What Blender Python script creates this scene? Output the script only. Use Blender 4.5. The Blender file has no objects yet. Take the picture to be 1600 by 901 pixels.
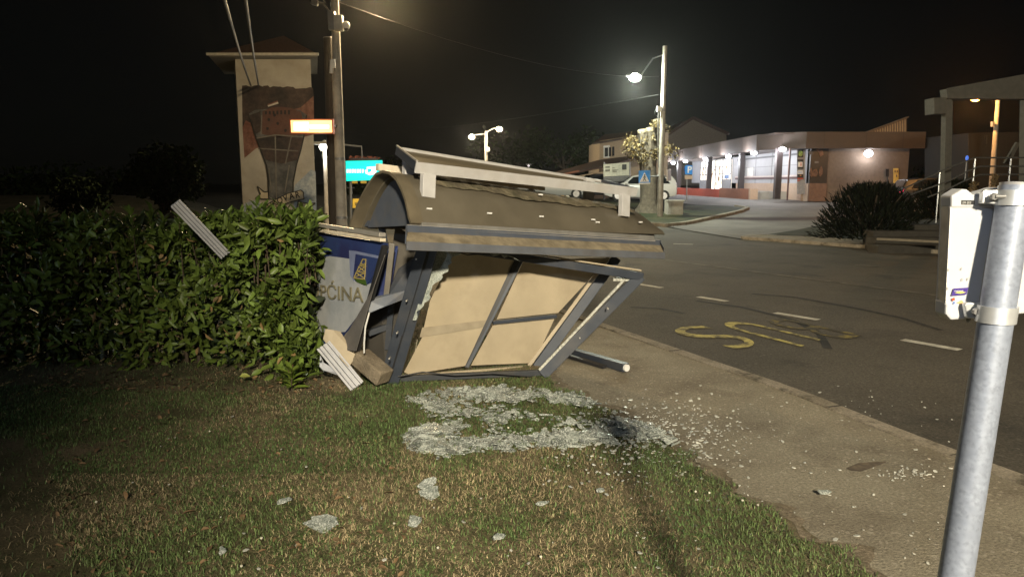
import bpy, bmesh, math, random
import numpy as np
from mathutils import Vector, Matrix
R = math.radians
random.seed(7); RNG = np.random.default_rng(11)
SC = bpy.context.scene
COL = SC.collection

# ------------------------------------------------------------------ camera
F, CH = 1120.0, 1.7
PITCH = math.atan((450.5 - 285) / F)
cam = bpy.data.cameras.new('camera'); camo = bpy.data.objects.new('camera', cam); COL.objects.link(camo)
cam.sensor_width = 36; cam.lens = F / 1600 * 36; cam.clip_start = .05; cam.clip_end = 2000
camo.location = (0, 0, CH); camo.rotation_euler = (R(90) - PITCH, 0, 0)
SC.camera = camo

# ------------------------------------------------------------------ night sky, moonlight, exposure
W = bpy.data.worlds.new('World'); SC.world = W; W.use_nodes = True
nt = W.node_tree; bg = nt.nodes['Background']
sky = nt.nodes.new('ShaderNodeTexSky'); sky.sky_type = 'NISHITA'; sky.sun_disc = False
sky.sun_elevation = R(35); sky.sun_rotation = R(200)
mul = nt.nodes.new('ShaderNodeMix'); mul.data_type = 'RGBA'; mul.blend_type = 'MIX'
mul.inputs[0].default_value = .9992
nt.links.new(sky.outputs[0], mul.inputs[6]); mul.inputs[7].default_value = (.0105, .0108, .0092, 1)
nt.links.new(mul.outputs[2], bg.inputs[0]); bg.inputs[1].default_value = .15
SUN = bpy.data.lights.new('moonlight', 'SUN'); SUN.energy = .012; SUN.angle = R(3); SUN.color = (.75, .85, 1)
suno = bpy.data.objects.new('moonlight', SUN); COL.objects.link(suno); suno.rotation_euler = (R(50), 0, R(-35))
VS = SC.view_settings; VS.view_transform = 'Standard'; VS.look = 'None'; VS.exposure = 0; VS.gamma = 1; VS.use_curve_mapping = False
SC.cycles.use_denoising = True
SC.cycles.volume_step_rate = 4; SC.cycles.max_bounces = 6; SC.cycles.transparent_max_bounces = 12
SC.cycles.sample_clamp_indirect = 3

# ------------------------------------------------------------------ surveying the photograph: pixel -> place
_c, _s = math.cos(PITCH), math.sin(PITCH)
def ray(u, v):
    x = (u - 800) / F; y = -(v - 450.5) / F
    return Vector((x, _c + y * _s, -_s + y * _c))
def P(u, v, Y):
    r = ray(u, v); return Vector((0, 0, CH)) + r * (Y / r.y)
def PX(u, v, X):
    r = ray(u, v); return Vector((0, 0, CH)) + r * (X / r.x)
def G(u, v, z=0.0):
    r = ray(u, v); return Vector((0, 0, CH)) + r * ((z - CH) / r.z)
def gz(y):                                    # the street rises beyond thirty metres
    return 0 if y < 30 else (.7 if y > 44 else (y - 30) / 14 * .7)
def GR(u, v, off=0.0):                        # ground hit on the rising street
    lo, hi = 1.0, 120.0; r = ray(u, v)
    for _ in range(50):
        m = (lo + hi) / 2; z = CH + r.z * m / r.y
        if z > gz(m) + off: lo = m
        else: hi = m
    return Vector((r.x * lo / r.y, lo, gz(lo) + off))

# ------------------------------------------------------------------ materials
MATS = {}
def mat(name, col, rough=.6, metal=0, var=.15, scale=8, bump=0, bscale=60, island=0, emit=0, ecol=None, spec=.5, dirt=None, dscale=3, coat=0):
    if name in MATS: return MATS[name]
    m = bpy.data.materials.new(name); m.use_nodes = True; MATS[name] = m
    t = m.node_tree; b = t.nodes['Principled BSDF']
    b.inputs['Roughness'].default_value = rough; b.inputs['Metallic'].default_value = metal
    b.inputs['Specular IOR Level'].default_value = spec; b.inputs['Coat Weight'].default_value = coat
    tc = t.nodes.new('ShaderNodeTexCoord')
    n = t.nodes.new('ShaderNodeTexNoise'); n.inputs['Scale'].default_value = scale; n.inputs['Detail'].default_value = 6
    t.links.new(tc.outputs['Object'], n.inputs['Vector'])
    r = t.nodes.new('ShaderNodeMapRange'); r.inputs[1].default_value = .3; r.inputs[2].default_value = .7
    r.inputs[3].default_value = 1 - var; r.inputs[4].default_value = 1 + var
    t.links.new(n.outputs[0], r.inputs[0])
    mx = t.nodes.new('ShaderNodeMix'); mx.data_type = 'RGBA'; mx.blend_type = 'MULTIPLY'; mx.inputs[0].default_value = 1
    mx.inputs[6].default_value = (*col, 1)
    src = r.outputs[0]
    if island:
        g = t.nodes.new('ShaderNodeNewGeometry'); r2 = t.nodes.new('ShaderNodeMapRange')
        r2.inputs[3].default_value = 1 - island; r2.inputs[4].default_value = 1 + island
        t.links.new(g.outputs['Random Per Island'], r2.inputs[0])
        mm = t.nodes.new('ShaderNodeMath'); mm.operation = 'MULTIPLY'
        t.links.new(src, mm.inputs[0]); t.links.new(r2.outputs[0], mm.inputs[1]); src = mm.outputs[0]
    t.links.new(src, mx.inputs[7])
    out = mx.outputs[2]
    if dirt:
        n2 = t.nodes.new('ShaderNodeTexNoise'); n2.inputs['Scale'].default_value = dscale; n2.inputs['Detail'].default_value = 8; n2.inputs['Roughness'].default_value = .65
        t.links.new(tc.outputs['Object'], n2.inputs['Vector'])
        r3 = t.nodes.new('ShaderNodeMapRange'); r3.inputs[1].default_value = .48; r3.inputs[2].default_value = .7; r3.inputs[4].default_value = dirt[3]
        t.links.new(n2.outputs[0], r3.inputs[0])
        m2 = t.nodes.new('ShaderNodeMix'); m2.data_type = 'RGBA'; m2.inputs[7].default_value = (*dirt[:3], 1)
        t.links.new(r3.outputs[0], m2.inputs[0]); t.links.new(out, m2.inputs[6]); out = m2.outputs[2]
    t.links.new(out, b.inputs['Base Color'])
    if bump:
        n3 = t.nodes.new('ShaderNodeTexNoise'); n3.inputs['Scale'].default_value = bscale; n3.inputs['Detail'].default_value = 4
        t.links.new(tc.outputs['Object'], n3.inputs['Vector'])
        bp = t.nodes.new('ShaderNodeBump'); bp.inputs['Strength'].default_value = bump; bp.inputs['Distance'].default_value = .02
        t.links.new(n3.outputs[0], bp.inputs['Height']); t.links.new(bp.outputs[0], b.inputs['Normal'])
    if emit:
        b.inputs['Emission Color'].default_value = (*(ecol or col), 1); b.inputs['Emission Strength'].default_value = emit
    return m

def patch_mat(name, a, b_, scale=1.2, lo=.42, hi=.6, rough=.85, fine=.35, island=0, bump=.6, fscale=90, extra=None, speck=None):
    """two-tone natural surface: large patches of a and b_, fine mottling"""
    m = bpy.data.materials.new(name); m.use_nodes = True; t = m.node_tree; b = t.nodes['Principled BSDF']
    b.inputs['Roughness'].default_value = rough; b.inputs['Specular IOR Level'].default_value = .3
    tc = t.nodes.new('ShaderNodeTexCoord')
    def noise(s, d=8, rg=.6):
        n = t.nodes.new('ShaderNodeTexNoise'); n.inputs['Scale'].default_value = s; n.inputs['Detail'].default_value = d; n.inputs['Roughness'].default_value = rg
        t.links.new(tc.outputs['Object'], n.inputs['Vector']); return n.outputs[0]
    def rng(src, a0, a1, b0, b1):
        r = t.nodes.new('ShaderNodeMapRange'); r.inputs[1].default_value = a0; r.inputs[2].default_value = a1; r.inputs[3].default_value = b0; r.inputs[4].default_value = b1
        t.links.new(src, r.inputs[0]); return r.outputs[0]
    mx = t.nodes.new('ShaderNodeMix'); mx.data_type = 'RGBA'; mx.inputs[6].default_value = (*a, 1); mx.inputs[7].default_value = (*b_, 1)
    t.links.new(rng(noise(scale), lo, hi, 0, 1), mx.inputs[0]); out = mx.outputs[2]
    if extra:
        m3 = t.nodes.new('ShaderNodeMix'); m3.data_type = 'RGBA'; m3.inputs[7].default_value = (*extra[:3], 1)
        t.links.new(rng(noise(extra[3], 10), extra[4], extra[5], 0, extra[6]), m3.inputs[0]); t.links.new(out, m3.inputs[6]); out = m3.outputs[2]
    f = rng(noise(fscale, 4, .7), .3, .7, 1 - fine, 1 + fine)
    if island:
        g = t.nodes.new('ShaderNodeNewGeometry')
        mm = t.nodes.new('ShaderNodeMath'); mm.operation = 'MULTIPLY'; t.links.new(f, mm.inputs[0]); t.links.new(rng(g.outputs['Random Per Island'], 0, 1, 1 - island, 1 + island), mm.inputs[1]); f = mm.outputs[0]
    m2 = t.nodes.new('ShaderNodeMix'); m2.data_type = 'RGBA'; m2.blend_type = 'MULTIPLY'; m2.inputs[0].default_value = 1
    t.links.new(out, m2.inputs[6]); t.links.new(f, m2.inputs[7]); out = m2.outputs[2]
    if speck:
        v = t.nodes.new('ShaderNodeTexVoronoi'); v.inputs['Scale'].default_value = speck[3]; t.links.new(tc.outputs['Object'], v.inputs['Vector'])
        m4 = t.nodes.new('ShaderNodeMix'); m4.data_type = 'RGBA'; m4.inputs[7].default_value = (*speck[:3], 1)
        t.links.new(rng(v.outputs['Color'], speck[4], speck[4] + .05, 0, speck[5]), m4.inputs[0]); t.links.new(out, m4.inputs[6]); out = m4.outputs[2]
    t.links.new(out, b.inputs['Base Color'])
    if bump:
        bp = t.nodes.new('ShaderNodeBump'); bp.inputs['Strength'].default_value = bump; bp.inputs['Distance'].default_value = .01
        t.links.new(noise(fscale * 1.3, 5, .7), bp.inputs['Height']); t.links.new(bp.outputs[0], b.inputs['Normal'])
    MATS[name] = m; return m

def glow(name, col, s):
    if name in MATS: return MATS[name]
    return mat(name, tuple(min(1, c) for c in col), emit=s, ecol=col, var=.02)

# ------------------------------------------------------------------ mesh collecting
class MB:
    def __init__(self): self.v = []; self.f = []
    def add(self, vs, fs):
        o = len(self.v); self.v += [tuple(x) for x in vs]; self.f += [tuple(i + o for i in q) for q in fs]; return self
    def hexa(self, b, t):
        return self.add(list(b) + list(t), [(3, 2, 1, 0), (4, 5, 6, 7), (0, 1, 5, 4), (1, 2, 6, 5), (2, 3, 7, 6), (3, 0, 4, 7)])
    def box(self, x0, x1, y0, y1, z0, z1):
        return self.hexa([(x0, y0, z0), (x1, y0, z0), (x1, y1, z0), (x0, y1, z0)], [(x0, y0, z1), (x1, y0, z1), (x1, y1, z1), (x0, y1, z1)])
    def beam(self, a, b, w, h, up=(0, 0, 1), w2=None, h2=None):
        a, b = Vector(a), Vector(b); d = (b - a).normalized(); up = Vector(up); s = d.cross(up)
        if s.length < 1e-3: s = d.cross(Vector((1, 0, 0)))
        s.normalize(); u = s.cross(d).normalized(); w2 = w2 or w; h2 = h2 or h
        q = lambda p, W_, H_: [p - s * W_ / 2 - u * H_ / 2, p + s * W_ / 2 - u * H_ / 2, p + s * W_ / 2 + u * H_ / 2, p - s * W_ / 2 + u * H_ / 2]
        return self.hexa(q(a, w, h), q(b, w2, h2))
    def plate(self, pts, th, nrm=None):
        pts = [Vector(p) for p in pts]; n = len(pts)
        if nrm is None:
            nrm = Vector((0, 0, 0))
            for i in range(n): nrm += pts[i].cross(pts[(i + 1) % n])
            nrm.normalize()
        nrm = Vector(nrm); k = [p - nrm * th for p in pts]
        return self.add(pts + k, [tuple(range(n)), tuple(range(2 * n - 1, n - 1, -1))] + [(i, i + n, (i + 1) % n + n, (i + 1) % n) for i in range(n)])
    def tube(self, pts, rad, n=10, cap=True):
        pts = [Vector(p) for p in pts]; rad = rad if isinstance(rad, (list, tuple)) else [rad] * len(pts); vs = []; fs = []; ref = None
        for i, p in enumerate(pts):
            d = (pts[min(i + 1, len(pts) - 1)] - pts[max(i - 1, 0)]).normalized()
            if ref is None or abs(d.dot(ref)) > .95: ref = Vector((1, 0, 0)) if abs(d.x) < .8 else Vector((0, 0, 1))
            a = d.cross(ref).normalized(); b = d.cross(a)
            vs += [p + (a * math.cos(2 * math.pi * k / n) + b * math.sin(2 * math.pi * k / n)) * rad[i] for k in range(n)]
        for i in range(len(pts) - 1):
            for k in range(n): fs.append((i * n + k, i * n + (k + 1) % n, (i + 1) * n + (k + 1) % n, (i + 1) * n + k))
        if cap: fs += [tuple(range(n - 1, -1, -1)), tuple(range((len(pts) - 1) * n, len(pts) * n))]
        return self.add(vs, fs)
    def ball(self, c, rx, ry, rz, n=12, m=8, z0=-1):
        vs = []; fs = []
        for i in range(m + 1):
            t = math.pi * i / m
            for k in range(n): vs.append((c[0] + rx * math.sin(t) * math.cos(2 * math.pi * k / n), c[1] + ry * math.sin(t) * math.sin(2 * math.pi * k / n), c[2] + rz * max(z0, math.cos(t))))
        for i in range(m):
            for k in range(n): fs.append((i * n + k, (i + 1) * n + k, (i + 1) * n + (k + 1) % n, i * n + (k + 1) % n))
        return self.add(vs, fs)
    def build(self, name, m, parent=None, smooth=False, bevel=0, fixn=True):
        me = bpy.data.meshes.new(name); off = Vector((0, 0, 0)); p = parent
        while p is not None: off += p.location; p = p.parent
        me.from_pydata([(x[0] - off.x, x[1] - off.y, x[2] - off.z) for x in self.v], [], self.f); me.validate()
        if fixn:
            bm = bmesh.new(); bm.from_mesh(me); bmesh.ops.recalc_face_normals(bm, faces=bm.faces); bm.to_mesh(me); bm.free()
        me.materials.append(m)
        if smooth:
            me.polygons.foreach_set('use_smooth', [True] * len(me.polygons)); me.set_sharp_from_angle(angle=R(40))
        o = bpy.data.objects.new(name, me); COL.objects.link(o); o.parent = parent
        if bevel:
            bv = o.modifiers.new('edge', 'BEVEL'); bv.width = bevel; bv.segments = 2; bv.limit_method = 'ANGLE'; bv.angle_limit = R(50)
        return o
def tag(o, label=None, cat=None, group=None, kind=None):
    if label: o['label'] = label
    if cat: o['category'] = cat
    if group: o['group'] = group
    if kind: o['kind'] = kind
    return o
def thing(name, loc, label, cat, group=None):
    o = bpy.data.objects.new(name, None); COL.objects.link(o); o.location = loc; o.empty_display_size = .2
    return tag(o, label, cat, group)
def dup(root, loc, label=None):
    r = root.copy(); COL.objects.link(r); r.location = loc
    if label: r['label'] = label
    for ch in list(root.children):
        c = ch.copy(); COL.objects.link(c); c.parent = r
        for g in ch.children:
            d = g.copy(); COL.objects.link(d); d.parent = c
    return r
def tris(name, V, faces, m, parent=None, smooth=False):
    """fast mesh from numpy arrays; faces is an (n,k) array"""
    me = bpy.data.meshes.new(name); k = faces.shape[1]; off = np.zeros(3); p = parent
    while p is not None: off += np.array(p.location); p = p.parent
    V = V - off
    me.vertices.add(len(V)); me.vertices.foreach_set('co', np.ascontiguousarray(V, dtype=np.float32).ravel())
    me.loops.add(faces.size); me.loops.foreach_set('vertex_index', faces.ravel().astype(np.int32))
    me.polygons.add(len(faces)); me.polygons.foreach_set('loop_start', np.arange(0, faces.size, k, dtype=np.int32))
    me.update(calc_edges=True)
    if smooth: me.polygons.foreach_set('use_smooth', [True] * len(faces))
    me.materials.append(m); o = bpy.data.objects.new(name, me); COL.objects.link(o); o.parent = parent
    return o
def text_mesh(name, s, size, origin, xd, yd, m, parent=None, depth=.002, align='LEFT', bold=0, sx=1):
    cu = bpy.data.curves.new(name, 'FONT'); cu.body = s; cu.size = size; cu.align_x = align; cu.extrude = depth; cu.offset = bold
    t = bpy.data.objects.new('tmp', cu); COL.objects.link(t)
    dg = bpy.context.evaluated_depsgraph_get(); dg.update(); me = bpy.data.meshes.new_from_object(t.evaluated_get(dg))
    bpy.data.objects.remove(t); xd, yd = Vector(xd), Vector(yd); nd = xd.cross(yd).normalized(); off = Vector((0, 0, 0)); p = parent
    while p is not None: off += p.location; p = p.parent
    for v in me.vertices: v.co = Vector(origin) - off + xd * v.co.x * sx + yd * v.co.y + nd * v.co.z
    me.materials.clear(); me.materials.append(m); o = bpy.data.objects.new(name, me); COL.objects.link(o); o.parent = parent; return o
def lamp(name, loc, power, col, rad=.15, spot=None, aim=None, blend=.3, parent=None):
    l = bpy.data.lights.new(name, 'SPOT' if spot else 'POINT'); l.energy = power; l.color = col; l.shadow_soft_size = rad
    o = bpy.data.objects.new(name, l); COL.objects.link(o); o.location = loc
    if spot:
        l.spot_size = R(spot); l.spot_blend = blend
        o.rotation_euler = (Vector(aim) - Vector(loc)).to_track_quat('-Z', 'Y').to_euler()
    return o

# ------------------------------------------------------------------ ground, roads
def resample(pts, n):
    pts = [Vector((p[0], p[1], 0)) for p in pts]; L = [0]
    for a, b in zip(pts, pts[1:]): L.append(L[-1] + (b - a).length)
    out = []
    for i in range(n):
        t = L[-1] * i / (n - 1); j = max(k for k in range(len(L) - 1) if L[k] <= t + 1e-9); f = (t - L[j]) / (L[j + 1] - L[j] + 1e-9)
        out.append(pts[j].lerp(pts[j + 1], f))
    return out
def strip(name, A, B, off, m, n=120, k=24, skirt=0):
    a, b = resample(A, n), resample(B, n); vs = []; fs = []
    for i in range(n):
        for j in range(k + 1):
            p = a[i].lerp(b[i], j / k); vs.append((p.x, p.y, gz(p.y) + off))
    for i in range(n - 1):
        for j in range(k): q = i * (k + 1) + j; fs.append((q, q + 1, q + k + 2, q + k + 1))
    if skirt:
        for j in (0, k):
            o = len(vs); vs += [(vs[i * (k + 1) + j][0], vs[i * (k + 1) + j][1], vs[i * (k + 1) + j][2] - skirt) for i in range(n)]
            for i in range(n - 1): fs.append((i * (k + 1) + j, (i + 1) * (k + 1) + j, o + i + 1, o + i))
    return tag(MB().add(vs, fs).build(name, m), kind='structure')

M_earth = patch_mat('earth', (.085, .08, .038), (.19, .15, .09), 1.5, .4, .62, fine=.4, bump=1)
M_asph = patch_mat('road_asphalt', (.074, .066, .052), (.108, .096, .076), .35, .4, .62, fine=.5, bump=1.2, fscale=50, extra=(.028, .027, .025, .9, .56, .72, .8), speck=(.2, .18, .15, 55, .86, .45))
M_pave = patch_mat('pavement_asphalt', (.235, .205, .15), (.32, .286, .212), .8, .4, .62, fine=.4, bump=1.5, fscale=60, extra=(.13, .10, .07, 2.2, .5, .75, .8), speck=(.5, .44, .35, 55, .82, .5))
M_kerb = patch_mat('kerb_concrete', (.32, .28, .22), (.22, .19, .14), 3, .4, .6, fine=.4, bump=1, fscale=60, extra=(.05, .045, .03, 5, .55, .68, .8))
M_far = patch_mat('verge_turf', (.018, .026, .009), (.05, .047, .022), 1.2, .4, .6, fine=.5, bump=1, fscale=40)
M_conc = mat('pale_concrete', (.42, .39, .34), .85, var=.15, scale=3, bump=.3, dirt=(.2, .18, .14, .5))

NEAR = [(9, -9), (5.6, -1), (3.62, 2.6), (2.99, 3.98), (2.66, 4.85), (2.38, 5.74), (1.98, 6.6), (1.62, 7.4), (1.22, 8.3), (.8, 9.26), (-.4, 12), (-2.4, 16), (-6, 23), (-11, 31), (-17, 40), (-30, 56), (-60, 90)]
FARK = [(30, -9), (22, 2), (15.5, 11.5), (11.9, 16.6), (9.6, 19.6), (7.6, 22.4), (6.9, 25), (6.2, 29), (4.6, 32), (1.5, 36), (-2, 41), (-6, 47), (-12, 55), (-22, 68), (-50, 100)]
ZR = -.085
gv = [-60, 0, 10, 20, 30, 44, 70, 150, 500]
tag(MB().add([(x, y, gz(y) - .14) for y in gv for x in (-500, 500)], [(2 * i, 2 * i + 1, 2 * i + 3, 2 * i + 2) for i in range(len(gv) - 1)]).build('ground', M_far), kind='structure')
strip('road', NEAR, FARK, ZR, M_asph, 260, 40)
def shift(pts, d, fade=False):
    out = []
    for i, p in enumerate(pts):
        a = Vector(pts[max(i - 1, 0)]); b = Vector(pts[min(i + 1, len(pts) - 1)]); t = (b - a).normalized()
        out.append((p[0] - t.y * d, p[1] + t.x * d))
    return out
K0 = shift(NEAR, .13)
strip('kerb', NEAR, K0, .012, M_kerb, 260, 2, .12)
_kj = resample(NEAR[1:14], 1200); mbj = MB(); _acc = 0
for _a, _b in zip(_kj, _kj[1:]):
    _acc += (_b - _a).length
    if _acc > .98:
        _acc = random.uniform(-.02, .02); _d = (_b - _a).normalized(); _n = Vector((-_d.y, _d.x, 0)); w_ = random.uniform(.006, .012)
        q = [_a - _d * w_, _a + _d * w_, _a + _d * w_ + _n * .128, _a - _d * w_ + _n * .128]; mbj.add([(p.x, p.y, gz(p.y) + .0165) for p in q], [(0, 1, 2, 3)])
tag(mbj.build('kerb_joint_lines', mat('joint_dirt', (.05, .042, .03), .95)), kind='structure')
# the lawn meets the pavement along this line
LAWN = [(4.2, -9), (2.4, -1), (1.75, 2.2), (1.55, 3.0), (1.28, 3.9), (1.0, 4.6), (.75, 5.2), (.42, 5.9), (.1, 6.9), (-.4, 8.4), (-1.6, 11.5), (-3.6, 16), (-7.2, 23), (-12.5, 31), (-18.5, 40), (-31, 56), (-62, 90)]
_lw = resample(LAWN[1:10], 110)
_rg = lambda i: .07 * math.sin(i * .9) * math.sin(i * .37 + 1) + .05 * math.sin(i * 2.3 + .5) + random.uniform(-.035, .035)
LAWN = [LAWN[0]] + [(p.x + _rg(i), p.y) for i, p in enumerate(_lw)] + LAWN[10:]
strip('pavement', K0, LAWN, 0, M_pave, 900, 16)
LAWN2 = [(p[0] - (40 if p[1] > -20 else 0), p[1]) for p in LAWN]
strip('lawn_soil', LAWN, LAWN2, .005, M_earth, 900, 40)

# soil trodden and washed from the lawn onto the pavement
_sa = resample(LAWN[1:112], 420); _sa = [(p.x - .05, p.y) for p in _sa]
_sb = [(x + .07 + .10 * abs(math.sin(i * .083) * math.sin(i * .031 + 1)) + .04 * math.sin(i * .4) + random.uniform(-.02, .03), y) for i, (x, y) in enumerate(_sa)]
strip('soil_edge', _sa, _sb, .0075, patch_mat('soil_spill', (.16, .13, .085), (.24, .195, .135), 5, .4, .6, fine=.5, bump=1.5, fscale=50), 420, 4)

# far side: verge with kerb, driveway up to the shop, opposite pavement
M_drive = patch_mat('driveway_asphalt', (.15, .14, .125), (.2, .185, .165), .5, .4, .6, fine=.25, bump=.6, fscale=90)
DL = [(6.2, 29), (7.6, 30.6), (9.5, 33.2), (11.3, 35.8), (12.2, 37.7), (11.8, 39.3), (9.5, 40.6), (4, 45), (-2, 52)]
strip('driveway', [(7.25, 22.6), (8.2, 23.3), (10, 25.7), (12.5, 29.5), (15.5, 33.5), (24, 37), (40, 38), (40, 42), (40, 50)], [(6.5, 27), (6.3, 29.2), (7.7, 30.8), (9.6, 33.3), (11.3, 35.8), (12.3, 38), (10, 41), (7, 50), (4, 70)], -.06, M_drive, 140, 30)
strip('verge', [(4.6, 32), (5.5, 30.3), (6.2, 29), (7.6, 30.6), (9.5, 33.2), (11.3, 35.8), (12.2, 37.7)], [(-2, 42), (-.5, 43), (2, 42.6), (5, 41.6), (8, 40.4), (11, 39), (12.2, 37.75)], .03, M_far, 60, 14, .2)
strip('verge_kerb', [(-2, 41), (1.5, 36), (4.6, 32), (6.2, 28.95), (7.65, 30.5), (9.6, 33.1), (11.45, 35.75), (12.4, 37.6), (12.1, 38.9)], [(-1.8, 41.3), (1.7, 36.2), (4.7, 32.2), (6.2, 29.15), (7.5, 30.65), (9.4, 33.25), (11.25, 35.85), (12.2, 37.7), (11.95, 38.8)], .06, M_kerb, 140, 2, .2)
OPP = [(30.6, -9), (22.6, 2.4), (16.1, 12), (12.4, 17.2), (10.2, 20.2), (8.3, 22.9)]
strip('far_kerb', [(30, -9), (22, 2), (15.5, 11.5), (11.9, 16.6), (9.6, 19.6), (7.9, 21.9), (7.2, 22.7), (7.6, 23.4), (8.3, 23.7)], [(30.25, -8.8), (22.25, 2.2), (15.7, 11.65), (12.1, 16.75), (9.8, 19.75), (8.1, 22.1), (7.6, 22.7), (7.8, 23.1), (8.4, 23.4)], .01, M_kerb, 120, 2, .12)
strip('far_pavement', [(30.2, -8.8), (22.2, 2.2), (15.7, 11.65), (12.1, 16.75), (9.8, 19.75), (8.1, 22.1), (7.6, 22.9)], [(31.6, -8), (23.6, 3), (17.2, 12.8), (13.6, 17.9), (11.2, 20.9), (9.4, 22.9), (8.4, 23.5)], .004, M_pave, 100, 6)
strip('far_verge', [(31.6, -8), (23.6, 3), (17.2, 12.8), (13.6, 17.9), (11.2, 20.9), (9.4, 22.9), (8.4, 23.5)], [(60, -8), (55, 8), (50, 20), (40, 33), (24, 36.5), (15.6, 33.4), (10.2, 25.7)], .02, M_far, 80, 20)

# grit and leaf dirt gathered along the kerb
_kd = resample([(p[0] - .01, p[1]) for p in NEAR[1:12]], 240)
_ka = [(p.x, p.y) for p in _kd]; _kb = shift(_ka, -.16); _kb = [(x + random.uniform(-.05, .05), y + random.uniform(-.05, .05)) for x, y in _kb]
strip('kerb_dirt', _ka, _kb, ZR + .004, patch_mat('kerb_grit', (.035, .03, .02), (.09, .075, .05), 9, .4, .6, fine=.5, bump=1.5, fscale=60), 240, 3)
# painted markings on the road
M_white = patch_mat('road_paint_white', (.62, .6, .52), (.4, .38, .33), 9, .4, .65, fine=.25, bump=.3)
M_whitew = patch_mat('road_paint_worn', (.2, .185, .15), (.09, .085, .07), 4, .4, .6, fine=.3, bump=.3)
M_yel = patch_mat('road_paint_yellow', (.52, .45, .14), (.30, .26, .11), 7, .4, .65, fine=.35, bump=.4, fscale=60, extra=(.07, .062, .048, 7, .47, .6, .8))
M_yelw = patch_mat('road_paint_yellow_worn', (.24, .19, .05), (.08, .07, .04), 8, .42, .55, fine=.3, bump=.3, extra=(.065, .057, .044, 9, .42, .55, .9))
def ground_quad(name, a, b, w, m, off=ZR + .006, n=12):
    a, b = Vector(a), Vector(b); d = (b - a).normalized(); s = Vector((-d.y, d.x, 0)) * w / 2; vs = []; fs = []
    for i in range(n + 1):
        p = a.lerp(b, i / n); vs += [(p.x - s.x, p.y - s.y, gz(p.y) + off), (p.x + s.x, p.y + s.y, gz(p.y) + off)]
    fs = [(2 * i, 2 * i + 1, 2 * i + 3, 2 * i + 2) for i in range(n)]
    return tag(MB().add(vs, fs).build(name, m), kind='structure')
for (u0, v0, u1, v1) in ((1410, 531, 1500, 547), (1211, 489, 1279, 500), (1091, 464, 1136, 471), (998, 444, 1034, 450), (1052, 381, 1083, 382)):
    ground_quad('lane_dash', G(u0, v0, ZR), G(u1, v1, ZR), .13, M_white)
ground_quad('edge_line', G(1038, 406, ZR), G(1250, 434, ZR), .10, M_whitew); ground_quad('edge_line', G(1250, 434, ZR), G(1475, 463, ZR), .10, M_whitew)
for (u0, v0, u1, v1) in ((1335, 414, 1378, 417), (1560, 441, 1640, 448)): ground_quad('lane_dash', G(u0, v0, ZR), G(u1, v1, ZR), .11, M_whitew)
def bus_letter(ch, bl, br, tl, tr, m):
    """one yellow letter laid on the road between four surveyed corners"""
    cu = bpy.data.curves.new(ch, 'FONT'); cu.body = ch; cu.size = 1; cu.resolution_u = 6; cu.offset = -.005
    t = bpy.data.objects.new('tmp', cu); COL.objects.link(t); dg = bpy.context.evaluated_depsgraph_get(); dg.update()
    me = bpy.data.meshes.new_from_object(t.evaluated_get(dg)); bpy.data.objects.remove(t)
    xs = [v.co.x for v in me.vertices]; ys = [v.co.y for v in me.vertices]; x0, x1, y0, y1 = min(xs), max(xs), min(ys), max(ys)
    for v in me.vertices:
        a = (v.co.x - x0) / (x1 - x0); b = (v.co.y - y0) / (y1 - y0)
        p = bl.lerp(br, a).lerp(tl.lerp(tr, a), b); v.co = (p.x, p.y, ZR + .007)
    me.materials.clear(); me.materials.append(m); o = bpy.data.objects.new('bus_marking', me); COL.objects.link(o); tag(o, kind='structure')
g = lambda u, v: G(u, v, ZR)
bus_letter('S', g(1092, 507), g(1040, 516), g(1192, 536), g(1150, 548), M_yel)
bus_letter('U', g(1158, 501), g(1116, 507), g(1283, 531), g(1252, 542), M_yel)
bus_letter('B', g(1222, 497), g(1190, 503), g(1346, 524), g(1318, 534), M_yelw)
M_rub = patch_mat('tyre_rubber_mark', (.02, .02, .019), (.045, .042, .037), 6, .45, .65, fine=.3, bump=.4)
def skid(name, px, w):
    q = [g(*p) for p in px]; q = resample(q, 30); a = shift([(p.x, p.y) for p in q], w / 2); b = shift([(p.x, p.y) for p in q], -w / 2)
    strip(name, a, b, ZR + .003, M_rub, 40, 2)
skid('skid_mark', [(1175, 459), (1240, 464), (1340, 482), (1410, 497), (1470, 516)], .09)
skid('skid_mark', [(1088, 470), (1160, 480), (1240, 500), (1280, 520), (1294, 545)], .09)
skid('skid_mark', [(985, 480), (1030, 482), (1070, 490)], .08)
M_crack = mat('crack_dirt', (.035, .03, .022), .9)
strip('pavement_stain', [(G(u, v).x, G(u, v).y) for u, v in ((1322, 732), (1340, 724), (1362, 722), (1384, 721))], [(G(u, v).x, G(u, v).y) for u, v in ((1330, 736), (1345, 737), (1365, 730), (1384, 723))], .004, mat('oil_stain', (.11, .085, .058), .9, var=.4, scale=20), 20, 4)

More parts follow.
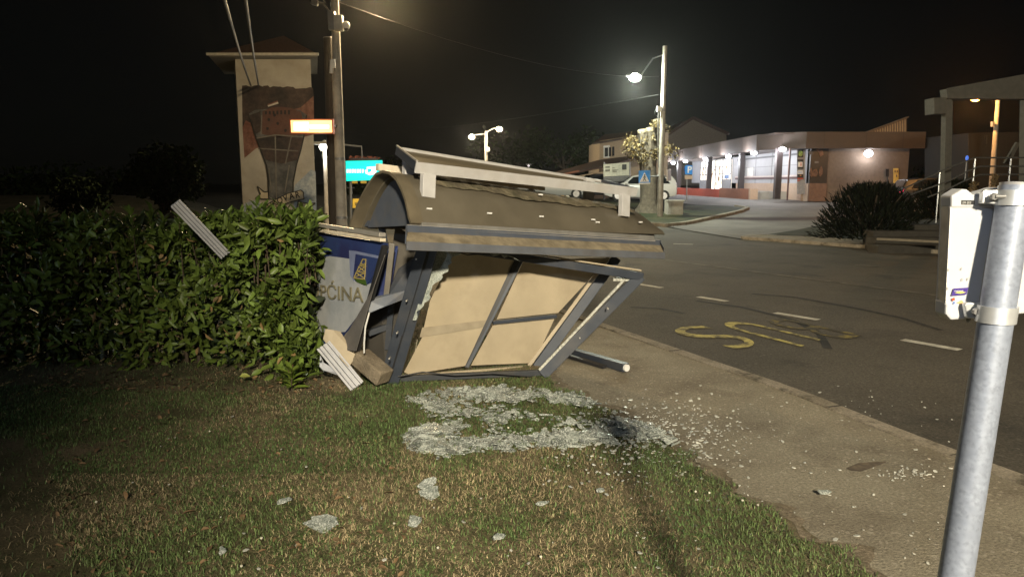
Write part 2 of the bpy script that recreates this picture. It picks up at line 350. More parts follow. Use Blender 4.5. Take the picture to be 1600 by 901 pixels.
# ------------------------------------------------------------------ street lamps
M_pole = mat('weathered_pole', (.34, .32, .28), .8, var=.2, scale=4, bump=.3, dirt=(.16, .14, .11, .5))
M_dpole = mat('tarred_wood', (.04, .032, .024), .85, var=.25, scale=5, bump=.4)
M_grey = mat('grey_metal', (.22, .22, .22), .5, .4)
M_dark = mat('dark_plastic', (.02, .02, .022), .5)
M_galv = mat('galvanised_steel', (.27, .305, .385), .46, .25, var=.22, scale=110, dirt=(.20, .23, .30, .7), dscale=55, spec=.4)
M_whitep = mat('white_paint', (.78, .77, .74), .5, var=.06, scale=5, dirt=(.5, .47, .4, .35))
def head(mb, lens, a, tip):
    pass
def lamp_post(base, height, head_at, power, col, label, cat='street lamp', emis=30, lens=.16, spot=None, aim=None, blend=.3, pr=(.14, .08), m=None, group=None, tilt=0, srad=.12):
    t = thing('street_lamp', base, label, cat, group); b = Vector(base); top = b + Vector((tilt, 0, height)); hd = Vector(head_at)
    MB().tube([b, b.lerp(top, .5), top], [pr[0], (pr[0] + pr[1]) / 2, pr[1]], 14).build('pole', m or M_pole, t, True)
    d = (hd - top); d2 = Vector((d.x, d.y, 0)).normalized() if Vector((d.x, d.y, 0)).length > .01 else Vector((1, 0, 0))
    MB().tube([top - Vector((0, 0, .35)), top.lerp(hd, .4) + Vector((0, 0, .02)), hd - d2 * .25 + Vector((0, 0, .09))], .03, 8).build('arm', M_grey, t, True)
    hb = MB().beam(hd - d2 * .32 + Vector((0, 0, .1)), hd + d2 * .38 + Vector((0, 0, .1)), .2, .12, (0, 0, 1), .26, .09).build('lamp_head', M_grey, t, bevel=.02)
    MB().ball(hd + Vector((0, 0, .02)), lens * 1.25, lens, lens * .8, 14, 8).build('lens', glow('lamp_glow_%s' % ''.join('%02d' % int(c * 99) for c in col), col, emis), hb, True)
    lamp('lamp_light', hd + Vector((0, 0, -lens * .8 - .12)), power, col, srad, spot, aim, blend)
    return t
WARM = (1, .74, .40); COOL = (.92, 1, .82)
# the lamp behind the camera that lights the wreck
lamp_post((4.6, -13.2, 0), 8.3, (2.05, -11.8, 8), 27500, (1, .88, .66), 'tall street lamp by the road behind the viewer', spot=74, aim=(9.9, 9, 0), blend=.42, lens=.2, srad=.5)
# added cool fill lamp, unseen farther back, that softens the shade
lamp_post((-9, -15, 0), 7.4, (-8, -14, 7.3), 1500, (.66, .8, 1), 'added cold white fill lamp on an unseen pole behind the lawn', spot=46, aim=(.2, 5.4, 0.6), blend=.6)
lamp_post(GR(1031, 339, 0), 7.5, P(992, 122, GR(1031, 339).y), 3000, COOL, 'bright greenish white street lamp on a slim pole beside the cropped tree', emis=60, lens=.22, pr=(.13, .1))

# ------------------------------------------------------------------ the wrecked bus shelter
AZ, DIP, ROLL = R(40), R(4.2), R(-2)
D_ = Vector((math.cos(AZ) * math.cos(DIP), math.sin(AZ) * math.cos(DIP), -math.sin(DIP)))
_n0 = Vector((-math.sin(AZ), math.cos(AZ), 0)); _u0 = D_.cross(_n0)
N_ = _n0 * math.cos(ROLL) + _u0 * math.sin(ROLL); U_ = D_.cross(N_)
O_ = P(640, 342, 5.3)
def S(l, w, u): return O_ + D_ * l + N_ * w + U_ * u
def QW(u, v, w):                                  # pixel met with the plane at depth w of the shelter
    r = ray(u, v); C0 = Vector((0, 0, CH)); t = (O_ + N_ * w - C0).dot(N_) / r.dot(N_); return C0 + r * t
def QL(u, v, l):
    r = ray(u, v); C0 = Vector((0, 0, CH)); t = (O_ + D_ * l - C0).dot(D_) / r.dot(D_); return C0 + r * t
M_blue = mat('slate_grey_paint', (.085, .098, .125), .48, .15, var=.12, scale=6, dirt=(.16, .14, .11, .4), dscale=5)
M_slate = mat('dark_slate_paint', (.045, .054, .072), .5, .15, var=.12, scale=6, dirt=(.12, .105, .085, .35))
M_roof = mat('brown_dusty_roof', (.112, .097, .070), .42, 0, var=.14, scale=3, bump=.06, bscale=40, dirt=(.155, .136, .10, .6), dscale=2.2)
M_moss = mat('roof_dirt', (.15, .125, .08), .8, var=.45, scale=9, bump=.8, bscale=40, dirt=(.06, .06, .03, .8), dscale=6)
M_cream = mat('cream_board', (.43, .36, .25), .6, var=.10, scale=3.5, bump=.15, bscale=14, dirt=(.30, .245, .165, .55), dscale=3)
M_lip = mat('bare_aluminium', (.5, .47, .42), .45, .5, var=.12)
M_gutdirt = mat('gutter_silt', (.27, .225, .15), .85, var=.3, scale=10, bump=.5, dirt=(.13, .1, .06, .7), dscale=7)
SH = thing('bus_shelter', (-.6, 6.0, 0), 'wrecked slate grey bus shelter collapsed beside the hedge with cream wall boards', 'bus shelter')
# roof: arched sheet of some thickness
prof = [(-.03, -.035), (0, .01), (.05, .13), (.11, .215), (.19, .295), (.29, .345), (.39, .362), (.5, .345), (.61, .275), (.7, .2), (.79, .11), (.89, -.02), (.92, -.07)]
def arch(l0, l1, off, nL, sag=0):
    mb = MB(); vs = []; fs = []; m = len(prof)
    def pt(i, l, o):
        w, u = prof[i]; ek = min(1, max(0, (l - 2.25) / .72)); u = u if not 0 < w < .39 else (1 - ek) * u + ek * .362 * w / .39; a = Vector((*prof[max(i - 1, 0)], 0)); b = Vector((*prof[min(i + 1, m - 1)], 0)); t = (b - a).normalized()
        k = .012 * math.sin(l * 2.3 + i * .5) * sag
        fl = 1 - .36 * max(0, (l - .4) / 2.57)
        return S(l, w - t.y * o, (u + t.x * o) * fl + k - .02 * sag * (l / 3) ** 2)
    for s_ in (0, 1):
        for j in range(nL + 1):
            for i in range(m): vs.append(pt(i, l0 + (l1 - l0) * j / nL, off - .02 * s_))
    q = (nL + 1) * m
    for s_ in (0, 1):
        for j in range(nL):
            for i in range(m - 1): a = s_ * q + j * m + i; fs.append((a, a + 1, a + m + 1, a + m))
    for i in range(m - 1): fs += [(i, i + 1, q + i + 1, q + i), (nL * m + i, nL * m + i + 1, q + nL * m + i + 1, q + nL * m + i)]
    for j in range(nL): fs += [(j * m, (j + 1) * m, q + (j + 1) * m, q + j * m), (j * m + m - 1, (j + 1) * m + m - 1, q + (j + 1) * m + m - 1, q + j * m + m - 1)]
    return mb.add(vs, fs)
roof = arch(.10, 2.97, 0, 24, .5).build('roof', M_roof, SH, True)
M_trim = mat('tan_trim', (.135, .112, .074), .5, var=.15, dirt=(.09, .075, .05, .5))
arch(-.01, .1, .012, 2).build('roof_trim', M_trim, SH, True)
gp = [S(.12, w * .9 + .04, u - .05) for w, u in prof[1:-1]]
MB().plate(gp, .02, -D_).build('gable_panel', M_blue, SH)
gp2 = [S(2.9, w * .9 + .04, u * .55 - .06) for w, u in prof[1:-1]]
MB().plate(gp2, .02, D_).build('gable_panel', M_blue, SH)
# soil and moss drift along the roof behind the rails
vs = []; fs = []
for j in range(61):
    l = .3 + 2.45 * j / 60; k = .05 * math.sin(l * 3.1) + .03 * math.sin(l * 9)
    for i, (w, u) in enumerate(((.135 + k * .4, .253 + k * .3), (.2, .305), (.29, .352), (.4, .368), (.5, .35))): vs.append(S(l, w, u * (1 - .36 * max(0, (l - .4) / 2.57)) + .009 - .010 * (l / 3) ** 2 + .004 * math.sin(l * 40 + i)))
for j in range(60):
    for i in range(4): a = j * 5 + i; fs.append((a, a + 1, a + 6, a + 5))
MB().add(vs, fs).build('roof_litter', M_moss, roof, True)
# small white rivet covers on the roof
for (u, v) in ((671, 326), (765, 333), (846, 338), (927, 343), (845, 304), (934, 347), (1001, 347)):
    p = QW(u, v, .02 if v > 310 else .15); MB().beam(p - D_ * .022, p + D_ * .022, .012, .012, U_).build('rivet_cover', M_whitep, roof)
# tilted top tray on four legs
M_tray = mat('tray_brown', (.15, .12, .072), .5, var=.12, scale=3, dirt=(.10, .08, .045, .5))
M_leg = mat('white_leg_paint', (.50, .49, .48), .45, var=.08, dirt=(.4, .36, .3, .45))
fl, fr, rl, rr = S(.12, .1, .42), S(2.66, .1, .40), S(.24, .6, .585), S(2.68, .6, .50)
up = (fr - fl).cross(rl - fl).normalized(); up = up if up.z > 0 else -up
MB().plate([fl - up * .012, fr - up * .012, rr - up * .012, rl - up * .012], .02).build('tray_panel', M_tray, SH)
MB().beam(fl - up * .03 - D_ * .01, fr - up * .03 + D_ * .01, .02, .085, up).build('tray_fascia', M_leg, SH, bevel=.003)
MB().beam(rl - up * .02, rr - up * .02, .02, .06, up).build('tray_fascia', M_leg, SH)
MB().beam(fl - up * .02, rl - up * .02, .014, .07, up).build('tray_side', M_slate, SH)
MB().beam(fr - up * .02, rr - up * .02, .014, .07, up).build('tray_side', M_slate, SH)
MB().beam(fl + up * .018 - D_ * .006, rl + up * .018 - D_ * .006, .016, .012, up).build('tray_lip', M_lip, SH)
for (l, w, u0, u1) in ((.21, .09, .17, .35), (2.47, .085, .125, .335), (.30, .5, .3, .52), (2.4, .5, .2, .5)):
    MB().beam(S(l, w, u0), S(l + .01, w + .012, u1), .115, .05, N_).build('tray_leg', M_leg, SH, bevel=.004)
MB().beam(S(.15, .76, .43), S(2.02, .76, .39), .05, .055, U_).build('rear_rail', mat('cream_rail', (.68, .6, .46), .5), SH)
for l in (.22, .8, 1.85): MB().beam(S(l, .74, .18), S(l, .76, .41), .04, .03, N_).build('rear_bracket', M_leg, SH)
# eave rail and gutter trough
MB().beam(S(.08, -.03, -.045), S(2.78, -.03, -.075), .04, .05, U_).build('eave_rail', mat('eave_grey', (.23, .225, .21), .5, .2, dirt=(.14, .12, .09, .6)), SH, bevel=.003)
MB().beam(S(.08, -.056, -.072), S(2.78, -.056, -.10), .012, .012, U_).build('eave_lip', M_lip, SH)
gl, gr = -.10, 2.82
def gut(w0, u0, w1, u1, th, name, m, e0=0, e1=0):
    d = -.045
    a, b = (w0, u0), (w1, u1); n = Vector((b[1] - a[1], -(b[0] - a[0]), 0)).normalized() * th
    la = lambda w: -.15 + (w + .2) / .14 * .09
    lb_ = lambda w: 2.745 + (w + .2) / .14 * .12
    q = lambda lf, k: [S(lf(a[0]), a[0], a[1] + k), S(lf(b[0]), b[0], b[1] + k), S(lf(b[0]), b[0] + n.x, b[1] + n.y + k), S(lf(a[0]), a[0] + n.x, a[1] + n.y + k)]
    return MB().hexa(q(la, 0), q(lb_, d)).build(name, m, SH)
gut(-.045, -.05, -.08, -.105, .008, 'gutter_back', M_blue)
gut(-.08, -.105, -.20, -.170, .010, 'gutter_floor', M_gutdirt)
gut(-.20, -.165, -.213, -.225, .012, 'gutter_lip', mat('gutter_paint', (.14, .15, .17), .45, .2, dirt=(.14, .12, .1, .45)), 0, .01)
for la_, lb2, k in ((-.05, -.15, 0), (2.875, 2.745, -.045)):
    MB().plate([S(la_, -.045, -.05 + k), S(la_, -.085, -.115 + k), S(lb2, -.20, -.18 + k), S(lb2, -.205, -.12 + k)], .01, D_).build('gutter_end', M_blue, SH)
MB().beam(S(-.05, -.047, -.047), S(2.875, -.047, -.092), .008, .01, U_).build('gutter_edge', M_lip, SH)

# front glazing frame, racked over to the roadside
A = P(601, 601, 5.93); B = P(846, 590, 6.14); TL = P(661, 386, 5.62); TR = P(1000, 431, 6.55)
A.z = .02; B.z = .02
A2 = P(640, 594, 6.0); A2.z = .03; TL2 = P(693, 388, 5.72)
MB().beam(A, TL, .085, .07, (0, 1, 0)).build('corner_post', M_slate, SH, bevel=.004)
MB().beam(P(616, 598, 5.93) * 1, P(677, 387, 5.66), .08, .06, (0, 1, 0)).build('inner_post', M_slate, SH, bevel=.004)
MB().beam(P(608, 594, 5.885), P(668, 392, 5.615), .012, .02, (0, 1, 0)).build('post_seam', M_dark, SH)
MB().beam(A + Vector((0, .02, .02)), B + Vector((0, .02, .02)), .05, .05).build('bottom_rail', mat('grimy_rail', (.03, .034, .04), .6, dirt=(.07, .06, .045, .6)), SH, bevel=.004)
MB().beam(B, TR + Vector((0, 0, .0)), .10, .06, (0, 1, 0)).build('outer_post', M_slate, SH, bevel=.004)
MB().beam(P(700, 384, 5.85), P(1003, 432, 6.55), .055, .07, (0, 0, 1)).build('top_rail', M_slate, SH, bevel=.004)
MB().beam(P(800, 393, 6.1) + Vector((0, 0, .006)), P(1000, 424, 6.55) + Vector((0, 0, .012)), .05, .012).build('rail_cap', M_cream, SH)
# rear wall of cream boards in a slate grid, a little behind the frame
def wall(u, v):
    # interpolated depth of the leaning wall: deeper to the roadside
    return P(u, v, 6.02 + (u - 630) / 340 * .95 - (585 - v) / 195 * .12)
def board(pts, name='wall_board', m=M_cream, th=.015):
    return MB().plate([wall(*p) for p in pts], th, (0, 1, 0)).build(name, m, SH)
bx = lambda pts: board(pts)
bx([(708, 393), (752, 390), (782, 400), (808, 407), (769, 502), (662, 514), (672, 470), (690, 432)])
bx([(662, 522), (764, 510), (730, 570), (640, 584), (632, 580)])
bx([(818, 407), (952, 402), (872, 488), (776, 498)])
bx([(770, 508), (866, 498), (834, 566), (736, 570)])
MB().plate([wall(660, 511) + Vector((0, -.012, 0)), wall(762, 499) + Vector((0, -.012, 0)), wall(757, 510) + Vector((0, -.012, 0)), wall(656, 526) + Vector((0, -.012, 0))], .012, (0, 1, 0)).build('rail_shadow_strip', mat('shadow_strip_tone', (.33, .28, .2), .6), SH)  # thin strip coloured as the shadow band of a rail across the boards
off = Vector((0, -.02, 0))
M_smu = mat('board_smudge_grey', (.26, .23, .17), .8, var=.5, scale=40)
for q in ([(784, 402), (791, 403), (789, 412), (784, 416), (782, 410)], [(759, 441), (764, 442), (761, 455), (757, 461), (756, 452)], [(700, 560), (728, 556), (716, 562)], [(676, 566), (690, 562), (686, 568)]):
    MB().plate([wall(*p) + Vector((0, -.002, 0)) for p in q], .001, (0, 1, 0)).build('board_smudge', M_smu, SH)
for a_, b_ in (((727, 398), (693, 498)), ((742, 396), (738, 408)), ((652, 530), (644, 578)), ((880, 410), (838, 470))):
    MB().beam(wall(*a_) + Vector((0, -.002, 0)), wall(*b_) + Vector((0, -.002, 0)), .006, .002, (0, 1, 0)).build('board_crease', M_smu, SH)
MB().beam(wall(815, 406) + off, wall(730, 572) + off, .03, .06, (0, 1, 0)).build('mullion', M_slate, SH, bevel=.003)
MB().beam(wall(808, 406) + off * 1.6, wall(728, 572) + off * 1.6, .045, .02, (0, 1, 0), .018, .02).build('mullion_shaded_side', M_dark, SH)  # dark strip stands in for the shaded side of the mullion
MB().beam(wall(770, 503) + off, wall(869, 493) + off, .03, .035, (0, 1, 0)).build('cross_rail', M_slate, SH, bevel=.003)
MB().beam(wall(962, 402) + off * 2, wall(838, 572) + off * 2, .09, .07, (0, 1, 0)).build('rear_post', M_slate, SH, bevel=.004)
MB().beam(wall(950, 402) + off, wall(826, 570) + off, .03, .03, (0, 1, 0)).build('rear_post_trim', M_cream, SH)
MB().beam(wall(632, 588) + off, wall(836, 572) + off, .03, .03, (0, 1, 0)).build('wall_sill', M_cream, SH)
MB().beam(wall(690, 590) + off, wall(836, 580) + off, .05, .03, (0, 1, 0)).build('sill_rail', M_slate, SH)
MB().beam(P(632, 592, 6.06), P(842, 585, 6.2), .03, .04, (0, 1, 0)).build('frame_trim', mat('dusty_trim', (.4, .36, .27), .7, var=.3, scale=20), SH)
MB().beam(P(842, 578, 6.1), P(976, 436, 6.5), .02, .02, (0, 1, 0)).build('glass_remnant', mat('crushed_glass_edge', (.5, .5, .44), .5, var=.4, scale=40, bump=1), SH)
MB().beam(P(958, 436, 6.5), P(985, 436, 6.52), .03, .03, (0, 1, 0)).build('glass_remnant', MATS['crushed_glass_edge'], SH)
# crazed glass still hanging along the corner post and the top
M_craze = patch_mat('crazed_glass', (.27, .30, .275), (.45, .48, .43), 10, .4, .6, rough=.35, fine=.55, bump=1, fscale=110, speck=(.55, .58, .52, 120, .75, .7))
cz = [(696, 388), (712, 388)]
rag = []
for i in range(26):
    t = i / 25; u = 714 + 3 * math.sin(i * .8) + 2 * math.sin(i * 1.9) + (9 if i < 3 else 0) - t * 66 + (7 if 4 < i < 9 else 0) + random.uniform(-1.2, 1.2); v = 388 + t * 112
    rag.append((u, v))
post = [(645, 500), (655, 470), (666, 436), (676, 406), (682, 388)]
fp = lambda u, v: P(u, v, 5.72 + (500 - v) / 112 * .1)
MB().plate([fp(*q) for q in rag + post], .008, (0, 1, 0)).build('crazed_glass', M_craze, SH)
top = [(716, 388), (760, 391), (800, 400), (812, 408)] + [(806 - i * 6, 405 - i * 1.2 + random.uniform(-3, 3) - (4 if i > 8 else 0)) for i in range(15)]
MB().plate([fp(*q) for q in top], .008, (0, 1, 0)).build('crazed_glass', M_craze, SH)

# perished rubber seals pulled out of the frame, loose fixings
MB().tube([P(702, 389, 5.7), P(730, 398, 5.72), P(762, 396, 5.85), P(800, 404, 5.95), P(842, 404, 6.1)], .006, 6).build('rubber_seal', M_dark, SH, True)
MB().tube([P(622, 588, 5.86), P(660, 581, 5.9), P(712, 586, 5.95), P(770, 583, 6.0), P(830, 588, 6.08)], .006, 6).build('rubber_seal', M_dark, SH, True)
MB().tube([P(985, 440, 6.5), P(962, 470, 6.42), P(948, 496, 6.38), P(920, 516, 6.3)], .005, 6).build('rubber_seal', M_dark, SH, True)
for (u, v) in ((655, 470), (640, 520), (670, 405), (628, 560), (906, 528), (880, 556), (950, 482)):
    p = P(u - (20 if u < 700 else 0), v, 5.6 if u < 700 else 6.25); MB().tube([p + Vector((0, .05, 0)), p], .007, 6).build('bolt', M_lip, SH, True)
# end wall: town poster case, torn open
M_pblue = patch_mat('poster_blue', (.026, .03, .10), (.03, .05, .15), 3, .4, .6, rough=.35, fine=.08, bump=0)
M_pwhite = patch_mat('poster_white', (.44, .45, .46), (.34, .36, .38), 4, .4, .6, rough=.4, fine=.06, bump=0)
M_pale = mat('poster_pale_blue', (.20, .23, .36), .4)
poster_l = .06
pq = lambda px, off=0: [QL(u, v, poster_l) - D_ * off for u, v in px]
MB().plate(pq([(430, 352), (604, 380), (596, 402), (590, 428), (576, 466), (552, 506), (520, 545), (440, 545)]), .02, -D_).build('poster_board', M_pblue, SH)
MB().plate(pq([(440, 405), (500, 402), (516, 400), (545, 404), (551, 407), (550, 432), (556, 440), (570, 446), (586, 440), (580, 455), (560, 492), (540, 518), (500, 522), (440, 520)], .003), .002, -D_).build('poster_sky', M_pwhite, SH)
MB().plate(pq([(546, 391), (556, 392), (599, 401), (598, 405), (558, 397), (554, 440), (548, 430)], .0055), .002, -D_).build('emblem_border', M_pale, SH)
MB().plate(pq([(557, 397), (595, 404), (588, 425), (574, 446), (560, 440), (553, 434)], .0085), .002, -D_).build('emblem_field', M_pblue, SH)
MB().plate(pq([(554, 433), (573, 437), (575, 446), (560, 441)], .0115), .002, -D_).build('emblem_grass', mat('emblem_green', (.06, .11, .02), .4), SH)
M_gold = mat('emblem_gold', (.42, .33, .11), .45)
mb = MB()
def dl(a, b, w=.008): p, q = pq([a, b], .014); mb.beam(p, q, w, .004, D_)
for a, b in (((569, 405), (555, 434)), ((574, 405), (572, 436)), ((569, 405), (574, 405)), ((564, 415), (574, 417)), ((560, 424), (573, 426)), ((555, 434), (572, 436)), ((566, 411), (574, 416)), ((574, 411), (562, 417)), ((563, 417), (573, 425)), ((573, 417), (558, 426)), ((559, 426), (572, 435)), ((573, 426), (556, 433))): dl(a, b)
mb.build('emblem_derrick', M_gold, SH)
x0, x1 = QL(470, 462, poster_l) - D_ * .014, QL(570, 472, poster_l) - D_ * .014
xd = (x1 - x0).normalized(); yd = -xd.cross(D_).normalized(); yd = yd if yd.z > 0 else -yd
text_mesh('poster_lettering', 'OPĆINA', .175, x1, xd, yd, mat('letter_grey_gold', (.22, .2, .13), .5), SH, .004, 'RIGHT', sx=1.6)
MB().plate(pq([(440, 505), (500, 506), (540, 508), (552, 512), (520, 548), (440, 548)], -.004), .02, -D_).build('poster_base', mat('poster_foot', (.2, .18, .15), .6, var=.4, scale=14), SH)
a, b = QL(430, 340, poster_l), QL(603, 367, poster_l)
MB().beam(a - D_ * .03, b - D_ * .03, .06, .032, U_).build('poster_rail', M_lip, SH, bevel=.003)
a, b = QL(430, 349, poster_l), QL(603, 375, poster_l)
MB().beam(a - D_ * .025, b - D_ * .025, .05, .026, U_).build('poster_rail', mat('cream_rail', (.58, .5, .38)), SH, bevel=.003)
# torn grey backing sheet curling off the poster, dark post behind
fl_ = [QL(592, 424, .0), QL(601, 398, .0), QL(584, 448, -.04), QL(556, 548, -.05), QL(528, 546, .0), QL(551, 505, .02), QL(575, 468, .02)]
MB().plate([fl_[1], fl_[2], fl_[3], fl_[4], fl_[5], fl_[6], fl_[0]], .006, -D_).build('torn_sheet', mat('torn_grey_sheet', (.15, .14, .135), .6, dirt=(.1, .09, .08, .5)), SH)
MB().beam(QL(602, 384, .02), QL(557, 548, .02), .035, .05, D_).build('end_post', M_dark, SH, bevel=.003)
MB().plate([P(605, 384, 5.95), P(622, 384, 6.0), P(606, 478, 6.0), P(572, 478, 5.98)], .01).build('side_sheet', M_pblue, SH)
# bent posts and sheets inside the wreck
MB().beam(P(613, 380, 5.72), P(603, 468, 5.8), .045, .03, (0, 1, 0)).build('bent_stay', mat('scuffed_stay', (.2, .185, .16), .5, .2), SH, bevel=.003)
MB().plate([P(622, 420, 5.85), P(650, 400, 5.9), P(640, 450, 5.9), P(600, 470, 5.85)], .012).build('bent_sheet', M_slate, SH)
MB().plate([P(574, 470, 5.72), P(590, 463, 5.75), P(634, 454, 5.85), P(630, 468, 5.8), P(600, 480, 5.74), P(576, 490, 5.7)], .02).build('bench_slab', M_blue, SH, bevel=.003)
MB().tube([P(577, 488, 5.68), P(571, 510, 5.68), P(569, 535, 5.7), P(569, 551, 5.72)], .007, 8).build('hanging_cable', M_whitep, SH, True)
MB().beam(P(575, 520, 6.2), P(618, 505, 6.3), .06, .05).build('floor_rail', M_slate, SH)
MB().beam(P(612, 470, 6.2), P(606, 545, 6.25), .05, .05, (0, 1, 0)).build('bent_stay', M_slate, SH)
MB().beam(P(560, 348, 6.1), P(640, 352, 5.9), .05, .05).build('roof_bearer', M_slate, SH)
MB().beam(P(596, 352, 6.0), P(604, 395, 6.0), .05, .05, (0, 1, 0)).build('bent_stay', M_dark, SH)
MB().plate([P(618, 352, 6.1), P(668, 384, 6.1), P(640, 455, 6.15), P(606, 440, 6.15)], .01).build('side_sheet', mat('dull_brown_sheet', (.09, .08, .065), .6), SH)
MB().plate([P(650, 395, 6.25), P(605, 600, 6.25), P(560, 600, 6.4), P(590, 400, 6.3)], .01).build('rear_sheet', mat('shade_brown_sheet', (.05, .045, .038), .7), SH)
# uprooted concrete footing (part of the shelter base)
mbf = MB().beam(P(562, 556, 5.9), P(602, 590, 5.75), .16, .13); mbf.build('footing', mat('earthy_concrete', (.22, .18, .125), .9, var=.3, scale=9, bump=.8, dirt=(.1, .07, .04, .7)), SH, bevel=.012)
for (u, v, Y) in ((628, 500, 5.78), (635, 495, 5.78), (612, 580, 5.88)):
    p = P(u, v, Y); MB().tube([p + Vector((0, .03, 0)), p - Vector((0, .02, 0))], .011, 8).build('bolt', M_lip, SH, True)
# loose pieces lying by the wreck
def loose(name, mb, m, label, cat, loc, bevel=.003, group=None):
    o = mb.build(name, m, bevel=bevel); me = o.data; L = Vector(loc)
    for v in me.vertices: v.co -= L
    o.location = L; return tag(o, label, cat, group)
pts = [P(509, 514, 5.98), P(521, 516, 5.98), P(532, 518, 6.0), P(544, 536, 5.95), P(557, 556, 5.86), P(545, 574, 5.82), P(518, 548, 5.9), P(505, 530, 5.95)]
loose('torn_board', MB().plate(pts, .012), M_cream, 'torn cream board leaning against the hedge foot', 'board', G(530, 590))
def rail(name, a, b, label, w, nrm, loc):
    """extruded aluminium cover strip with raised ribs"""
    t = thing(name, loc, label, 'metal strip'); a, b = Vector(a), Vector(b); d = (b - a).normalized(); n = Vector(nrm).normalized(); s = d.cross(n).normalized(); n = s.cross(d)
    m = mat('white_aluminium', (.56, .56, .58), .4, .3, var=.06)
    MB().beam(a, b, w, .02, n).build('strip_web', m, t)
    for k in (-.47, -.12, .2, .47): MB().beam(a + s * w * k + n * .017, b + s * w * k + n * .017, w * .13, .014, n).build('strip_rib', m, t, bevel=.002)
    for k in (-.3, .04, .33): MB().beam(a + s * w * k + n * .0115, b + s * w * k + n * .0115, w * .05, .003, n).build('strip_groove', M_slate, t)
rail('aluminium_strip', P(505, 540, 5.9), G(558, 604, .03), 'ribbed aluminium strip lying with its end on the grass by the torn board', .12, (.3, -1, .6), G(540, 600))
loose('bent_sheet_scrap', MB().plate([P(501, 555, 5.9), P(506, 566, 5.86), P(533, 582, 5.78), P(530, 586, 5.8), P(506, 578, 5.84), P(500, 572, 5.86)], .008), mat('pale_scrap', (.45, .46, .5), .5), 'pale bent sheet scrap beneath the ribbed strip at the hedge', 'scrap', G(515, 590), 0)
rail('aluminium_bar', P(274, 317, 5.75), P(352, 398, 6.05), 'long white aluminium bar sticking up out of the hedge', .085, (.1, -1, .3), P(352, 398, 5.85))
fp_ = thing('fallen_post', G(930, 570), 'slate grey steel post lying across the pavement behind the shelter', 'post')
MB().beam(P(872, 543, 7.2), G(978, 574, .045), .075, .075).build('post_tube', M_slate, fp_, bevel=.004)
MB().tube([G(976, 573.5, .045), G(980, 574.7, .045)], .034, 10).build('end_cap', M_whitep, fp_)
loose('fallen_rail', MB().beam(G(880, 553, .03), G(945, 573, .02), .05, .03), M_dark, 'thin dark rail lying beneath the fallen grey post', 'rail', G(915, 565), .003)

# ------------------------------------------------------------------ vegetation
def leaf_mesh(name, C, Dr, Nr, L, Wd, m, parent=None, fold=.25, droop=.2):
    """many folded leaves: C base points, Dr directions, Nr face normals (n,3), L lengths, Wd widths"""
    n = len(C); Dr = Dr / np.linalg.norm(Dr, axis=1, keepdims=True); s = np.cross(Dr, Nr); s /= np.linalg.norm(s, axis=1, keepdims=True) + 1e-9; u = np.cross(s, Dr)
    L = L[:, None]; Wd = Wd[:, None]
    p = [C, C + Dr * L * .32 + s * Wd * .45 + u * Wd * fold, C + Dr * L * .7 + s * Wd * .42 + u * (Wd * fold - L * droop * .5), C + Dr * L - u * L * droop,
         C + Dr * L * .7 - s * Wd * .42 + u * (Wd * fold - L * droop * .5), C + Dr * L * .32 - s * Wd * .45 + u * Wd * fold, C + Dr * L * .32, C + Dr * L * .7 - u * L * droop * .5]
    V = np.stack(p, 1).reshape(-1, 3); b = (np.arange(n) * 8)[:, None]
    Fq = np.array([[0, 1, 6, 6], [1, 2, 7, 6], [2, 3, 7, 7], [0, 6, 5, 5], [6, 7, 4, 5], [7, 3, 4, 4]])
    T = np.array([[0, 1, 6], [1, 2, 7], [1, 7, 6], [2, 3, 7], [0, 6, 5], [6, 7, 4], [6, 4, 5], [7, 3, 4]])
    return tris(name, V, (b[:, :, None] + T[None]).reshape(-1, 3), m, parent, True)
def unit(n): 
    v = RNG.normal(size=(n, 3)); return v / np.linalg.norm(v, axis=1, keepdims=True)
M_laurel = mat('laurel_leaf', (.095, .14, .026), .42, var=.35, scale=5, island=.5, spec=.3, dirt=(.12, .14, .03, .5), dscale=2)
M_twig = mat('brown_twig', (.07, .05, .03), .8, var=.3)
# laurel hedge: a box of shoots with an uneven skin
HG = thing('laurel_hedge', (-3.8, 7.0, 0), 'dense clipped laurel hedge of glossy leaves running along the lawn', 'hedge')
def hedge_face(t):                                # t 0..1 from the wreck to the far end: front foot line
    return np.stack([-1.78 - 7.3 * t, 5.82 + 1.15 * t + .25 * np.sin(t * 9), np.zeros_like(t)], 1)
n = 12500
t = RNG.random(n) ** 1.25; base = hedge_face(t)
htop = 1.31 + .07 * np.sin(t * 21) + .05 * np.sin(t * 47 + 1) - .02 * t
side = RNG.random(n); C = np.zeros((n, 3)); Nn = np.zeros((n, 3))
fr = side < .62; tp = (side >= .62) & (side < .87); en = side >= .87
zf = RNG.random(n) ** .8 * htop
bul = .10 * np.sin(t * 33 + zf * 5) + .08 * np.sin(zf * 9 + t * 60)
C[fr] = np.stack([base[:, 0] + RNG.normal(0, .02, n), base[:, 1] + .06 - bul + RNG.random(n) * .28 + .10 * (1 - zf / 1.4) ** 2, zf], 1)[fr]; Nn[fr] = (0, -1, .35)
C[tp] = np.stack([base[:, 0], base[:, 1] + RNG.random(n) * 1.1, htop - RNG.random(n) * .2 + .05 * np.sin(base[:, 0] * 9)], 1)[tp]; Nn[tp] = (0, -.3, 1)
ye = RNG.random(n)
C[en] = np.stack([-1.72 + .10 * np.sin(zf * 7) - RNG.random(n) * .3 - .1 * (zf / 1.4), 5.85 + ye * 1.0, zf], 1)[en]; Nn[en] = (1, -.2, .3)
r_ = unit(n); Dr = Nn * .55 + r_ * .9 + np.array([0, 0, .25]); Fn = Nn * .8 + unit(n) * .8 + np.array([0, 0, .4])
keep = ~((C[:, 0] > -2.05) & (C[:, 2] > 1.12) & (RNG.random(n) < .35))
